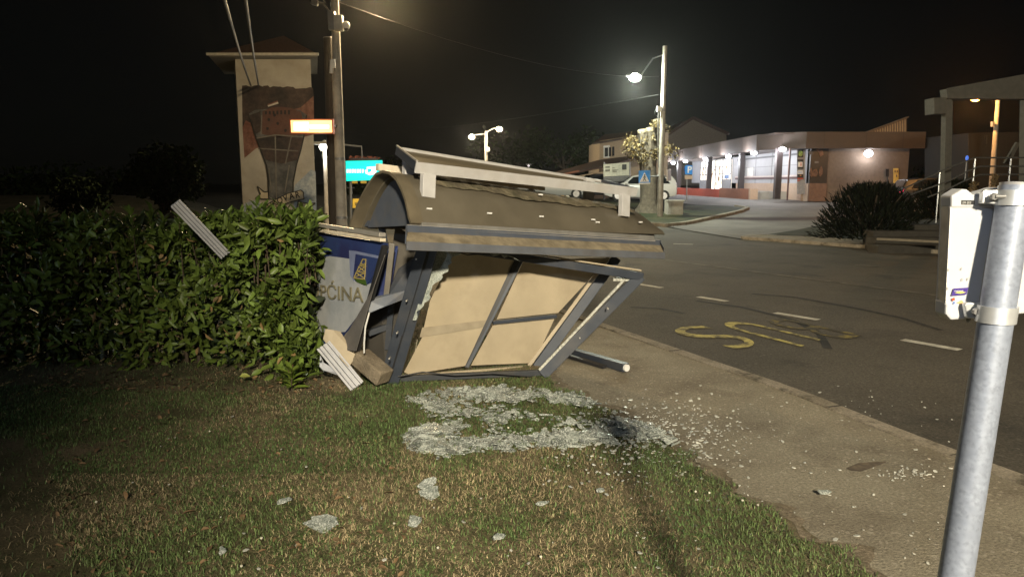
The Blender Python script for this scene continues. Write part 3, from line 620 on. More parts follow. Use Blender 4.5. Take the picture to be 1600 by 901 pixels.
leaf_mesh('foliage', C[keep], Dr[keep], Fn[keep], RNG.uniform(.055, .15, n)[keep], RNG.uniform(.026, .056, n)[keep], M_laurel, HG)
nd = 260; td = RNG.random(nd); bd = hedge_face(td); Cd = np.stack([bd[:, 0], bd[:, 1] - .02 + RNG.random(nd) * .12, RNG.random(nd) * 1.25], 1)
leaf_mesh('dead_leaves', Cd, unit(nd) + np.array([0, -.5, -.4]), unit(nd), RNG.uniform(.05, .11, nd), RNG.uniform(.02, .04, nd), mat('hedge_dead_leaf', (.20, .13, .05), .7, island=.5), HG)
# upright shoots on the top
mbs = MB(); Cs, Ds, Ns = [], [], []
for i in range(150):
    tt = random.random() ** 1.5; q = hedge_face(np.array([tt]))[0]; x, y = q[0] + random.uniform(-.1, .1), q[1] + random.uniform(0, .8); h0 = 1.15; h1 = 1.29 + random.random() * .15
    if i < 16: x, y, h1 = -1.88 - random.random() * .35, 5.95 + random.random() * .5, 1.36 + random.random() * .14
    lean = (random.uniform(-.08, .08), random.uniform(-.08, .05)); mbs.tube([(x, y, h0 - .3), (x + lean[0], y + lean[1], h1)], [.006, .003], 5)
    for k in range(13):
        z = h0 + (h1 - h0) * k / 12; a = k * 2.4 + i; f = (z - h0 + .3) / (h1 - h0 + .3)
        Cs.append((x + lean[0] * f, y + lean[1] * f, z)); Ds.append((math.cos(a), math.sin(a), .8 + k * .08)); Ns.append((-math.cos(a) * .6, -math.sin(a) * .6, .8))
leaf_mesh('shoot_leaves', np.array(Cs), np.array(Ds), np.array(Ns), RNG.uniform(.08, .14, len(Cs)), RNG.uniform(.03, .045, len(Cs)), mat('laurel_young', (.075, .115, .022), .4, var=.3, island=.4), HG)
# stems and shade inside
mbk = MB().add(mbs.v, mbs.f)
for i in range(60):
    q = hedge_face(np.array([i / 60]))[0]
    for k in range(2):
        x, y = q[0] + random.uniform(-.1, .1), q[1] + .35 + random.random() * .5
        mbk.tube([(x, y, -.02), (x + random.uniform(-.1, .1), y, .7), (x + random.uniform(-.3, .3), y + random.uniform(-.2, .2), 1.25)], [.018, .014, .006], 6)
mbk.build('stems', M_twig, HG)
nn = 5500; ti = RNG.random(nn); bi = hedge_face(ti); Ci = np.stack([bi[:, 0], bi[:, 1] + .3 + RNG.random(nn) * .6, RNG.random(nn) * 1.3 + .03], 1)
leaf_mesh('inner_foliage', Ci, unit(nn), unit(nn), RNG.uniform(.1, .18, nn), RNG.uniform(.05, .09, nn), mat('laurel_inner_shade', (.025, .04, .012), .6, var=.3, island=.4), HG)  # inner leaves coloured darker to give the shade inside the hedge
# laurel sprout at the hedge foot
sp = thing('laurel_sprout', G(456, 612), 'small bright laurel sprout on the grass at the foot of the hedge', 'sprout')
c0 = np.array(G(456, 612)); k = 16; a = np.arange(k) * 2.4
leaf_mesh('sprout_leaves', np.tile(c0, (k, 1)) + np.stack([np.zeros(k), np.zeros(k), .02 + a * .004], 1), np.stack([np.cos(a), np.sin(a), .35 + a * .02], 1), np.tile([0, 0, 1.], (k, 1)) + unit(k) * .2, np.full(k, .15), np.full(k, .05), mat('sprout_leaf', (.14, .2, .03), .4, island=.3), sp)
MB().tube([c0, c0 + np.array([0, .01, .17])], [.008, .004], 6).build('sprout_stem', M_twig, sp)
lf = np.array([G(374, 588, .1)]); tag(leaf_mesh('fallen_leaf', lf, np.array([[1, .2, .1]]), np.array([[0, -.6, .8]]), np.array([.085]), np.array([.05]), mat('yellow_leaf', (.32, .34, .08), .5)), 'pale yellow leaf caught low in the hedge front', 'leaf')

# lawn: blades in patches of green and straw
def fbm(x, y, s, seed):
    r = np.random.default_rng(seed); o = np.zeros_like(x)
    for k in range(5):
        for j in range(3):
            a = r.random() * 6.28; f = s * 2 ** k * (.7 + .6 * r.random()); o += np.sin((x * math.cos(a) + y * math.sin(a)) * f + r.random() * 6.28) / (1.7 ** k)
    return o / 4.2
lw = np.array([(p[1], p[0]) for p in LAWN])
def lawn_edge(y): return np.interp(y, lw[:, 0], lw[:, 1])
def turf(name, n, y0, y1, x0, hmin, hmax, wd, m, dry):
    y = y0 + (y1 - y0) * RNG.random(n) ** 1.25; x = x0 + RNG.random(n) * (2.4 - x0)
    e = lawn_edge(y) + .10 * fbm(x * 3, y * 3, 2.5, 5) - .03
    # bare strip towards the corner path and the hedge foot
    px = -2.05 - (y - 2.9) * .95 + .25 * fbm(x, y, 2, 8)
    patch = fbm(x, y, 1.3, 3) + .5 * fbm(x, y, 5, 4)
    bare = fbm(x, y, 1.7, 9) + .35 * fbm(x, y, 7, 10)
    k = (x < e) & (bare + RNG.normal(0, .15, n) < 1.05) & ((patch > .12) == dry if False else True)
    pd = 1 / (1 + np.exp(-(patch - .2 + .25 * (y < 4.0) - .35 * (x < -.7) * (y > 4.0) - .22 * (x > -.7) * (y < 3.5)) * 7)); pd = np.clip(pd * .85, .05, .75)
    k &= (RNG.random(n) < pd) if dry else (RNG.random(n) > pd * .93)
    k &= ~((np.abs(x - px) < .28) & (y < 4.6) & (RNG.random(n) < .85)); k &= ~((x < px - .25) & (y < 4.2) & (RNG.random(n) < .75))
    foot = (x < -1.3) & (y > 5.55 + .12 * np.clip(-x - 1.6, 0, 9)) ; k &= ~(foot & (RNG.random(n) < .8))
    k &= ~((y > 6.2) & (x > -1.4) & (x < .3) & (RNG.random(n) < .6))
    x, y = x[k], y[k]; n = len(x); sc = np.clip(.95 + .4 * fbm(x, y, 2.2, 6), .75, 1.5)
    h = RNG.uniform(hmin, hmax, n) * sc; a = RNG.random(n) * 6.28; ln = RNG.uniform(.3, 1.7, n) * (1.6 if dry else 1)
    b = np.stack([x, y, np.full(n, .002)], 1); d = np.stack([np.cos(a), np.sin(a), np.zeros(n)], 1); s = np.stack([-np.sin(a), np.cos(a), np.zeros(n)], 1) * (wd * RNG.uniform(.6, 1.3, n))[:, None]
    up = np.array([0, 0, 1.])
    m1 = b + up * (h * .6)[:, None] + d * (h * ln * .35)[:, None]; tp = b + up * (h * (1 - .3 * ln))[:, None] + d * (h * ln)[:, None]
    V = np.stack([b - s, b + s, m1 - s * .8, m1 + s * .8, tp], 1).reshape(-1, 3); o = (np.arange(n) * 5)[:, None]
    T = np.array([[0, 1, 3], [0, 3, 2], [2, 3, 4]])
    return tag(tris(name, V, (o[:, :, None] + T[None]).reshape(-1, 3), m), kind='stuff')
M_grass = patch_mat('grass_green', (.085, .145, .045), (.125, .175, .062), 1.1, .4, .6, rough=.6, fine=.3, island=.5, bump=0, fscale=20)
M_straw = patch_mat('grass_straw', (.42, .34, .20), (.29, .235, .14), 1.4, .4, .6, rough=.7, fine=.3, island=.5, bump=0, fscale=20)
turf('grass', 540000, 1.7, 9.5, -6.5, .012, .042, .0018, M_grass, False)
turf('dry_grass', 340000, 1.7, 7, -4.5, .010, .034, .0016, M_straw, True)

# ------------------------------------------------------------------ broken glass
M_shard = patch_mat('crazed_shard', (.24, .27, .245), (.40, .43, .39), 14, .4, .6, rough=.18, fine=.6, bump=1, fscale=150, island=.5, speck=(.75, .78, .72, 130, .7, .8))
def shard_pts(c, r, n, sx=1.5, ang=0, tilt=(0, 0)):
    out = []
    for i in range(n):
        a = 2 * math.pi * i / n + random.uniform(-.25, .25); q = r * random.uniform(.65, 1.15); x, y = q * math.cos(a) * sx, q * math.sin(a)
        X = x * math.cos(ang) - y * math.sin(ang); Y = x * math.sin(ang) + y * math.cos(ang); out.append(Vector((c[0] + X, c[1] + Y, c[2] + X * tilt[0] + Y * tilt[1])))
    return out
mb = MB()
def in_ring(u, v):
    # the crazed panes fell in a ring on the lawn and fan onto the pavement
    d = 0
    def near(pl, w):
        best = 9e9
        for (a, b), (c, e) in zip(pl, pl[1:]):
            L = (c - a) ** 2 + (e - b) ** 2; t = max(0, min(1, ((u - a) * (c - a) + (v - b) * (e - b)) / L)); best = min(best, math.hypot(u - a - t * (c - a), (v - b - t * (e - b)) * 1.5))
        return max(0, 1 - best / w)
    q_ = G(u, v); nz = float(fbm(np.array([q_.x]), np.array([q_.y]), 7, 21)[0])
    d = (.75 + 1.1 * nz) * max(near([(650, 618), (690, 640), (720, 650), (690, 668), (660, 684)], 30), near([(655, 690), (720, 694), (770, 692), (850, 684), (960, 680), (1020, 690)], 26),
            near([(700, 612), (780, 612), (850, 618), (910, 636), (960, 655), (1010, 680)], 27), near([(690, 708), (740, 705), (790, 706)], 12), near([(890, 620), (960, 650), (1050, 690)], 24) * .8,
            near([(740, 650), (790, 655), (770, 670)], 20) * .5, near([(680, 640), (760, 640), (860, 650), (960, 668)], 30) * .34)
    return d
cnt = 0
while cnt < 2100:
    u, v = random.uniform(630, 1110), random.uniform(602, 725); d = in_ring(u, v)
    if random.random() > max(d, 0) ** 1.15 * 1.25: continue
    p = G(u, v, .018 if random.random() < .75 else .032); r = random.choice([.006, .008, .009, .01, .012, .014, .017, .02, .026, .034, .046]) * (.6 + .6 * d) * (.6 if u > 960 else 1)
    mb.plate(shard_pts(p, r, random.choice([5, 6, 7]), random.uniform(1, 2), random.random() * 3, (random.gauss(0, .16), random.gauss(.08, .18))), random.uniform(.003, .006)); cnt += 1
k = 0
while k < 230:                                     # slivers standing on edge
    u, v = random.uniform(630, 1060), random.uniform(602, 725)
    if random.random() > max(in_ring(u, v), 0): continue
    p = G(u, v, .03); a = random.gauss(0, .5); L = random.choice([.02, .03, .045, .07, .1]); d_ = Vector((math.cos(a), math.sin(a), random.gauss(0, .08))) * L / 2
    mb.beam(p - d_, p + d_, .005, random.uniform(.006, .016), (0, -.4, 1)); k += 1
tag(mb.build('broken_glass', M_shard, fixn=False), kind='stuff')
mb = MB()
for i in range(1050):
    if i < 760: u, v = random.gauss(1020, 75), random.gauss(685, 32)
    elif i < 820: u, v = random.gauss(1415, 26), random.gauss(738, 7)
    elif i < 1000: u, v = random.uniform(960, 1500), random.uniform(600, 890)
    else: u, v = random.uniform(200, 1150), random.uniform(640, 895)
    p = G(u, v, .006 if u > 1000 else .03); r = random.choice([.004, .005, .006, .008, .011, .016]) * (.72 if i < 620 else .6)
    mb.plate(shard_pts(p, r, 5, 1.6, random.random() * 3, (random.gauss(0, .15), random.gauss(0, .15))), .004)
tag(mb.build('glass_crumbs', mat('glass_crumb', (.46, .46, .41), .4, island=.35), fixn=False), kind='stuff')
big = [((672, 768), .085, 'largest crumpled pane piece on the lawn in front of the glass ring', 1.1), ((647, 812), .062, 'upright oval pane piece on the lawn nearest the crumpled one', .8), ((506, 816), .085, 'long grey pane piece on the straw coloured lawn nearest the hedge side', 1.7), ((779, 837), .036, 'small rounded pane piece alone on the lawn', 1.3),
       ((938, 765), .025, 'tiny pale pane piece on the lawn near the pavement edge', 1.6), ((847, 785), .028, 'thin sliver of pane half hidden in grass', 2.2), ((1287, 767), .028, 'white pane splinter alone on the asphalt pavement', 2.0), ((347, 859), .04, 'narrow dull pane piece on bare soil at the lawn corner', .6), ((443, 781), .035, 'thin dull pane piece in straw grass above the long piece', 1.8)]
for (uv, r, lab, sx) in big:
    p = G(*uv, .03); mb = MB().plate(shard_pts(p, r * .68, 11, sx, random.uniform(-.3, .5), (.03, .28)), .006)
    if r > .08 and sx < 1.5: mb.plate(shard_pts(p + Vector((-.02, .05, .03)), r * .4, 8, 1.8, .4, (.3, .5)), .006); 
    o = loose('glass_shard', mb, M_shard, lab, 'glass shard', p, 0, 'pieces of crazed pane scattered on the ground')
# litter: white clover heads and dry leaves on the lawn
mb = MB()
for i in range(16):
    u, v = random.uniform(150, 1250), random.uniform(650, 900); p = G(u, v, .04)
    if p.x > lawn_edge(np.array([p.y]))[0] - .05: continue
    mb.ball(p, .007, .007, .006, 6, 4)
tag(mb.build('clover_flowers', mat('clover_white', (.55, .53, .42), .8, island=.3)), kind='stuff')
n = 420; uu = RNG.uniform(60, 640, n); vv = RNG.uniform(590, 900, n); vv[:220] = RNG.normal(598, 12, 220); uu[:220] = RNG.uniform(60, 520, 220)
Cl = np.array([G(a, b, .02) for a, b in zip(uu, vv)]); dd = unit(n); dd[:, 2] *= .3
tag(leaf_mesh('leaf_litter', Cl, dd, np.tile([0, 0, 1.], (n, 1)) + unit(n) * .4, RNG.uniform(.025, .07, n), RNG.uniform(.012, .03, n), mat('dead_leaf', (.16, .10, .05), .8, island=.5)), kind='stuff')

# ------------------------------------------------------------------ bus stop post with its case seen from the back
bt = Vector(P(1579, 292, 1.42)); bb = G(1496, 880, 0); bb = Vector((bt.x - .012, bt.y + .0, 0))
PC = Vector((P(1530, 620, 1.36).x, 1.36, 0))
q0, q1 = P(1493, 901, 1.33), P(1587, 300, 1.398)
dv = (q1 - q0); base = q0 + dv * ((0 - q0.z) / dv.z)
PO = thing('bus_stop_post', base, 'galvanised bus stop post carrying a white case with stickers', 'sign post')
axis = dv.normalized(); tp_ = q0 + dv * (1 + 8 / 601)
MB().tube([base - axis * .05, base, base.lerp(tp_, .5), tp_], .0305, 40).build('pole', M_galv, PO, True)
MB().tube([tp_, tp_ + axis * .006], .0285, 24).build('pole_cap', mat('cap_grey', (.3, .3, .31), .5), PO, True)
M_case = mat('case_white', (.49, .50, .53), .38, var=.04, scale=6, dirt=(.52, .5, .46, .35), dscale=9)
rr_ = Vector((1, .10, 0)).normalized()            # case width direction
YC = 1.432
cp = lambda u, v, y=YC: P(u, v, y + (u - 1530) / 1120 * .15)
back = [cp(1471, 300), cp(1508, 294), cp(1522, 297), cp(1548, 293), cp(1585, 291), cp(1640, 293), cp(1650, 300), cp(1650, 470), cp(1600, 492), cp(1540, 497), cp(1476, 500), cp(1466, 495), cp(1465, 470), cp(1482, 322)]
MB().plate([cp(1484, 323), cp(1650, 318), cp(1650, 473), cp(1476.5, 475)], .004, (0, -1, 0)).build('case_back', M_case, PO)
BK = Vector((.004, .034, 0))
e0, e1 = cp(1484, 323), cp(1476.5, 474)
MB().plate([e0, e1, e1 + BK, e0 + BK], .003, (-1, .1, 0)).build('case_edge', mat('edge_aluminium', (.36, .36, .37), .38, .5, var=.25, scale=30), PO)
MB().plate([e0 + BK, cp(1650, 318) + BK, cp(1650, 473) + BK, e1 + BK], .004, (0, -1, 0)).build('case_front', M_case, PO)
def cap(pts, name):
    q = [cp(u, v, 1.429) for u, v in pts]; MB().plate(q, .040, (0, -1, 0)).build(name, M_case, PO, bevel=.004)
cap([(1487, 306), (1505, 295), (1512, 296), (1522, 304), (1533, 301), (1560, 293), (1660, 291), (1660, 322), (1487, 325)], 'case_top')
cap([(1478.5, 471), (1660, 466), (1655, 487), (1600, 490), (1530, 497), (1486, 500), (1478, 491)], 'case_foot')
MB().beam(cp(1485.5, 324, 1.4308), cp(1478, 472, 1.4308), .003, .003, (0, 1, 0)).build('edge_trim', M_whitep, PO)
for v0, v1, cu_, wj in ((296, 320, 1512, 0), (473, 499, 1512, 0)):
    vm = (v0 + v1) / 2; f = (vm - 901) / (300 - 901); c = q0.lerp(q1, f); hh = (v1 - v0) / 1120 * 1.38
    n_ = 40; vs = []; fs = []
    for i in range(n_):
        a = 2 * math.pi * i / n_; e = Vector((math.cos(a), math.sin(a), 0))
        for z in (-hh / 2, hh / 2):
            for rd in (.0305, .0345): vs.append(c + e * rd + axis * z)
    for i in range(n_):
        a, b = 4 * i, 4 * ((i + 1) % n_); fs += [(a + 1, b + 1, b + 3, a + 3), (a, a + 2, b + 2, b), (a + 2, a + 3, b + 3, b + 2), (a, b, b + 1, a + 1)]
    cl = MB().add(vs, fs)
    M_clamp = mat('zinc_clamp', (.60, .62, .64), .36, .55, var=.12, scale=30)
    clp = cl.build('clamp', M_clamp, PO, True)
    lug = MB().plate([P(1536 if v0 < 400 else 1508, v0 + 4, 1.405), P(1541 if v0 < 400 else 1510, v0, 1.405), P(1570, v0 + 1, 1.395), P(1568, v1 - 1, 1.395), P(1534 if v0 < 400 else 1512, v1 - 2, 1.405)], .012, (0, -1, 0)); lug.build('clamp_lug', M_clamp, clp, bevel=.002)
    bu, bv_ = (1551, 307) if v0 < 400 else (1523, 486)
    p = P(bu, bv_, 1.392); MB().tube([p, p + Vector((0, -.008, 0))], .0068, 6).tube([p + Vector((0, -.008, 0)), p + Vector((.02, -.010, 0))], .0035, 8).build('clamp_bolt', mat('bolt_grey', (.25, .25, .25), .45, .6), clp)
p = P(1513, 499, 1.44); MB().ball(p, .005, .005, .006, 10, 6).build('foot_screw', MATS['bolt_grey'], PO, True)
# stickers and number plate
ys = YC - .0045
def stick(px, name, m, o=0): return MB().plate([cp(u, v, ys - o) for u, v in px], .0006, (0, -1, 0)).build(name, m, PO)
MB().plate([cp(1502.5, 313, 1.4275), cp(1523, 313, 1.4275), cp(1523, 319.5, 1.4275), cp(1502.5, 319.5, 1.4275)], .001, (0, -1, 0)).build('number_label', M_dark, PO)
text_mesh('label_digits', 'EM 053', .0068, cp(1503.6, 318.7, 1.426), (1, .1, 0), (0, 0, 1), mat('label_print', (.5, .5, .48), .6), PO, .0002, sx=.88)
M_purple = mat('sticker_purple', (.06, .035, .22), .4)
stick([(1490, 450.5), (1513.5, 449), (1510, 460), (1486.5, 462)], 'sticker', M_purple)
stick([(1492, 457.4), (1500, 455.2), (1510, 456.5), (1501, 458.6)], 'sticker_flash', mat('sticker_yellow', (.6, .6, .12), .4), .0008)
text_mesh('sticker_letters', 'metronet', .0052, cp(1491.2, 455.6, ys - .0012), (1, .1, .01), (0, 0, 1), M_whitep, PO, .0002, sx=.95)
stick([(1487.5, 466), (1491.5, 464.5), (1492, 469), (1488, 470)], 'sticker_red_dot', mat('sticker_red', (.5, .08, .04), .4))
text_mesh('sticker_blue_letter', 'U', .0072, cp(1488.5, 474.6, ys - .0008), (1, .1, 0), (0, 0, 1), mat('sticker_blue', (.05, .16, .55), .4), PO, .0003, bold=.0002)
stick([(1494.5, 473), (1503, 469), (1507, 473.5), (1500, 474.5)], 'sticker_peach', mat('sticker_peach_paint', (.6, .36, .16), .5))
for (u, v) in ((1481.5, 420), (1503, 435), (1512, 434), (1480, 449), (1502, 418)):
    stick([(u, v), (u + 1.2, v - .5), (u + 1, v + 4), (u - .2, v + 3.5)], 'scuff', mat('scuff_grey', (.3, .3, .3), .7))

# ------------------------------------------------------------------ utility poles, cables and signs behind the hedge
UP = thing('utility_pole', P(535, 352, 18) * 1, 'tall pale concrete utility pole carrying cameras and boxes behind the hedge', 'utility pole'); UP.location.z = 0
pb, pt = P(534, 352, 18), P(522, -40, 18); pb.z = -.05
MB().tube([pb, pb.lerp(pt, .5), pt], [.14, .12, .085], 16).build('pole', M_pole, UP, True)
def pbx(u, v, w, h, d=.15, Y=17.85): c = P(u, v, Y); return MB().box(c.x - w / 2, c.x + w / 2, c.y - d, c.y, c.z - h / 2, c.z + h / 2)
pbx(520, 34, .16, .42).build('junction_box', M_grey, UP, bevel=.01)
pbx(531, 38, .2, .34, .2).build('junction_box', mat('box_pale', (.5, .48, .42), .5), UP, bevel=.01)
c = P(541, 40, 17.8); cm = MB().beam(c + Vector((-.25, 0, .06)), c + Vector((.0, -.02, .04)), .05, .05).build('camera_bracket', M_whitep, UP)
MB().ball(c, .09, .09, .1, 12, 8).build('dome_camera', M_whitep, UP, True)
MB().ball(c - Vector((0, 0, .07)), .06, .06, .06, 12, 8).build('dome_glass', M_dark, UP, True)
c = P(519, 108, 17.82); MB().tube([c + Vector((0, 0, .2)), c + Vector((-.02, 0, -.1))], .05, 10).build('insulator', M_whitep, UP, True)
c = P(521, 100, 17.82); MB().box(c.x - .05, c.x + .05, c.y - .05, c.y, c.z - .1, c.z + .1).build('insulator', M_whitep, UP)
for v in (24, 62, 115, 215, 300): q = pb.lerp(pt, (352 - v) / 392); MB().tube([q - Vector((0, 0, .03)), q + Vector((0, 0, .03))], .15 - .0002 * (352 - v) + .006, 16).build('steel_band', M_grey, UP, True)
c = P(521, 24, 17.8); MB().ball(c, .05, .04, .05, 10, 6).build('indicator_lamp', glow('violet_glow', (.45, .25, 1), 2), UP, True)
a = P(516, 20, 17.9); b = P(494, 4, 17.6); MB().tube([a, a.lerp(b, .5) + Vector((0, 0, .1)), b], .02, 6).build('bracket_arm', M_grey, UP, True)
MB().beam(P(487, 3, 17.6), P(497, 6, 17.6), .12, .12).build('spot_fixture', M_grey, UP, bevel=.01)
DP = thing('wooden_pole', P(518, 352, 18.6), 'dark tarred wooden pole standing just behind the concrete pole', 'utility pole'); DP.location.z = 0
wb, wt = P(523, 352, 18.7), P(513, 60, 18.7); wb.z = -.05
MB().tube([wb, wt], [.15, .12], 14).build('shaft', M_dpole, DP, True)
MB().tube([wt, wt + Vector((0, 0, .02))], [.13, .125], 14).build('pole_top', M_grey, DP, True)
# the lamp of this pole: head just above the frame of view
l1 = P(598, -17, 19.6)
UL = thing('pole_street_lamp', P(522, -30, 18), 'warm sodium lamp on a long arm from the concrete utility pole', 'street lamp')
MB().tube([P(523, -10, 18), P(560, -24, 18.8), l1 + Vector((0, 0, .15))], .03, 8).build('arm', M_grey, UL, True)
hb = MB().beam(l1 + Vector((-.3, .1, .14)), l1 + Vector((.35, -.1, .14)), .22, .12).build('lamp_head', M_grey, UL, bevel=.02)
MB().ball(l1, .2, .15, .1, 12, 8).build('lens', glow('sodium_glow', (1, .70, .33), 40), hb, True)
lamp('lamp_light', l1 - Vector((0, 0, .22)), 3000, (1, .74, .40), .2)
# overhead cables
M_cab = mat('black_cable', (.012, .012, .012), .6)
def cable(a, b, sag, label, r=.012, m=None):
    pts = [a.lerp(b, i / 14) - Vector((0, 0, sag * 4 * (i / 14) * (1 - i / 14))) for i in range(15)]
    o = MB().tube(pts, r, 6).build('overhead_cable', m or M_cab, None, True); return tag(o, label, 'cable')
cable(P(345, -20, 12), P(392, 134, 29.8), .1, 'thick black cable running down to the painted tower wall, outer of two', .03, mat('cable_grey', (.05, .05, .05), .6))
cable(P(381, -20, 12), P(404, 134, 29.8), .1, 'thick black cable running down to the painted tower wall, nearer the pole', .03, MATS['cable_grey'])
cable(P(1029, 148, 34), P(560, 210, 60), .3, 'thin cable strung from the slim lamp post towards the far junction', .02)
cable(P(524, 2, 18), P(1029, 120, 34), .5, 'thin cable strung between the concrete pole and the slim lamp post', .008)

# illuminated sign box on the pole
sb = thing('light_box_sign', P(487, 198, 17.5), 'glowing cream and orange rectangular light box sign fixed beside the utility pole', 'light box')
def pface(pts, Y, th, name, m, par, nrm=(0, -1, 0)): return MB().plate([P(u, v, Y) for u, v in pts], th, nrm).build(name, m, par)
pface([(452, 186), (520, 186), (521, 209), (453, 209)], 17.5, .14, 'case', mat('sign_case_red', (.3, .06, .02), .5), sb)
pface([(454, 188), (518, 188), (519, 207), (455, 207)], 17.49, .006, 'lit_face', glow('sign_glow', (1, .60, .22), 1.9), sb)
pface([(459, 191), (482, 191), (482, 204), (459, 204)], 17.482, .004, 'lit_patch', glow('sign_glow_white', (1, .92, .75), 2.2), sb)
pface([(484, 195), (514, 195.5), (514, 201), (484, 201)], 17.482, .004, 'lit_band', glow('sign_glow_white', (1, .92, .75), 2.2), sb)
MB().beam(P(519, 197, 17.6), P(527, 197, 17.95), .05, .05).build('bracket', M_grey, sb)
lamp('sign_light', P(487, 199, 17.1), 14, (1, .7, .35), .2)

# green direction board on its mast arm, with small plates under it
ds = thing('direction_sign', P(568, 330, 30), 'bright turquoise green direction sign with white arrow over the far junction', 'direction sign'); ds.location.z = 0
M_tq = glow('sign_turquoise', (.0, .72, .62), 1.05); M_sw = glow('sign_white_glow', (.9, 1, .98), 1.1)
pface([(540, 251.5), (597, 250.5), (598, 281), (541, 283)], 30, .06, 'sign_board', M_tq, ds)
mb = MB()
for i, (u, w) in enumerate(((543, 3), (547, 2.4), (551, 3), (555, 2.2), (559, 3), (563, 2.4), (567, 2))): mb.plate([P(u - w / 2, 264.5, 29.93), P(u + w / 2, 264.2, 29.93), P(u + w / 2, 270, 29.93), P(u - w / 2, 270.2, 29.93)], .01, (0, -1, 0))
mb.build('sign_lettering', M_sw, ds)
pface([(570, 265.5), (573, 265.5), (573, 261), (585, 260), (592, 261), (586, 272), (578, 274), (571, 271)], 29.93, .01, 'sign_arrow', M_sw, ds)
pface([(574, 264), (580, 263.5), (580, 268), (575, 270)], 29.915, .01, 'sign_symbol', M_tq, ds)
M_yp = mat('yellow_plate', (.62, .42, .05), .5)
for (u, v, w, h) in ((554, 284.5, 9, 4), (568, 284.5, 9, 4)): pface([(u - w / 2, v - h / 2), (u + w / 2, v - h / 2), (u + w / 2, v + h / 2), (u - w / 2, v + h / 2)], 30, .03, 'yellow_plate', M_yp, ds)
gp_ = P(548, 345, 30); gp_.z = 0
MB().tube([gp_, P(548, 284, 30)], .05, 10).build('sign_post', M_grey, ds, True)
gm = P(592, 345, 30.1); gm.z = 0
MB().tube([P(535, 226, 30.1), P(565, 229, 30.1)], .04, 8).build('mast_arm', M_grey, ds, True)
MB().tube([P(565, 229, 30.1), P(566, 252, 30.1)], .02, 8).build('hanger', M_grey, ds, True)
fb = thing('flower_trough', P(568, 248, 30.1), 'row of dry reddish flowers in a trough above the green sign', 'flowers')
MB().box(P(548, 250, 30.1).x, P(590, 250, 30.1).x, 30.02, 30.14, P(568, 250, 30).z, P(568, 247, 30).z).build('trough', M_dark, fb)
n = 90; Cf = np.array([P(random.uniform(546, 590), 248, 30.08 + random.random() * .1) for _ in range(n)])
leaf_mesh('flowers', Cf, unit(n) + np.array([0, 0, .6]), unit(n), RNG.uniform(.08, .16, n), RNG.uniform(.05, .08, n), mat('dry_flower', (.25, .08, .05), .8, island=.5), fb)
ys_ = thing('yellow_sign', P(556, 325, 27), 'small yellow road sign on a post below the green board', 'road sign'); ys_.location.z = 0
pface([(551, 310.5), (561, 310.5), (561, 325), (551, 325)], 27, .02, 'plate', M_yp, ys_)
pface([(554.5, 317), (558, 317), (558, 318.2), (554.5, 318.2)], 26.98, .01, 'plate_mark', M_dark, ys_); pface([(555, 319.5), (557.5, 319.5), (557.5, 320.7), (555, 320.7)], 26.98, .01, 'plate_mark', M_dark, ys_)
q = P(556, 325, 27.03); MB().tube([Vector((q.x, q.y, 0)), P(556, 311, 27.03)], .03, 8).build('post', M_grey, ys_, True)
# far lamps and bulbs
def bulb(uv, Y, r, power, col, label, hgt=None, emis=40, postu=None):
    c = P(*uv, Y); base = Vector((c.x + (0 if postu is None else P(postu, uv[1], Y).x - c.x), c.y + .2, gz(Y)))
    t = thing('street_lamp', base, label, 'street lamp', 'distant street lamps'); top = Vector((base.x, base.y, c.z + .25))
    MB().tube([base, top], [.1, .06], 10).build('pole', M_pole, t, True)
    MB().tube([top, c + Vector((0, 0, .16))], .03, 6).build('arm', M_grey, t, True)
    hb = MB().beam(c + Vector((-.3, 0, .14)), c + Vector((.3, 0, .14)), .25, .1).build('lamp_head', M_grey, t)
    MB().ball(c, r, r, r * .8, 12, 8).build('lens', glow('lamp_glow_%s' % ''.join('%02d' % int(q * 99) for q in col), col, emis), hb, True)
    if power: lamp('lamp_light', c - Vector((0, 0, r + .1)), power, col, .15)
    return t
bulb((505, 230), 26, .14, 130, (1, .97, .86), 'cold white street lamp shining beside the painted tower')
dl_ = thing('double_street_lamp', P(760, 250, 60), 'far double street lamp with two warm lights seen over the shelter roof', 'street lamp'); dl_.location.z = gz(60)
b0 = P(760, 300, 60); b0.z = gz(60); MB().tube([b0, P(759.5, 205, 60)], [.17, .1], 12).build('pole', M_pole, dl_, True)
MB().tube([P(759.5, 207, 60), P(770, 201, 60), P(781, 199, 60)], .05, 8).build('arm', M_grey, dl_, True)
MB().tube([P(759.5, 209, 60), P(748, 210, 60), P(737, 211, 60)], .05, 8).build('arm', M_grey, dl_, True)
for (u, v, col) in ((780, 202, (1, .80, .5)), (737, 214, (1, .86, .6))):
    c = P(u, v, 59.7); MB().ball(c, .24, .24, .2, 12, 8).build('lens', glow('far_lamp_%d' % u, col, 40), dl_, True); lamp('lamp_light', c - Vector((0, .4, .4)), 900, col, .15)
q = P(763, 234, 59.8); MB().ball(q, .14, .12, .2, 8, 6).build('camera', M_whitep, dl_, True)
for i, (uv, Y, r, lab) in enumerate((((600, 290), 70, .08, 'small white street lamp glimpsed low under the painted tower sign'), ((548, 296), 62, .09, 'small white street lamp glimpsed under the green sign'), ((772, 284), 75, .14, 'small white lamp seen through the gap under the roof tray'))):
    bulb(uv, Y, r, 0, (1, .97, .92), lab, emis=15)
bulb((819, 287), 72, .3, 300, (.9, .97, 1), 'dazzling white lamp seen through the gap under the roof tray', emis=30)
bulb((826, 259), 78, .12, 0, (1, .9, .95), 'small pinkish lamp over the roof tray', emis=1)

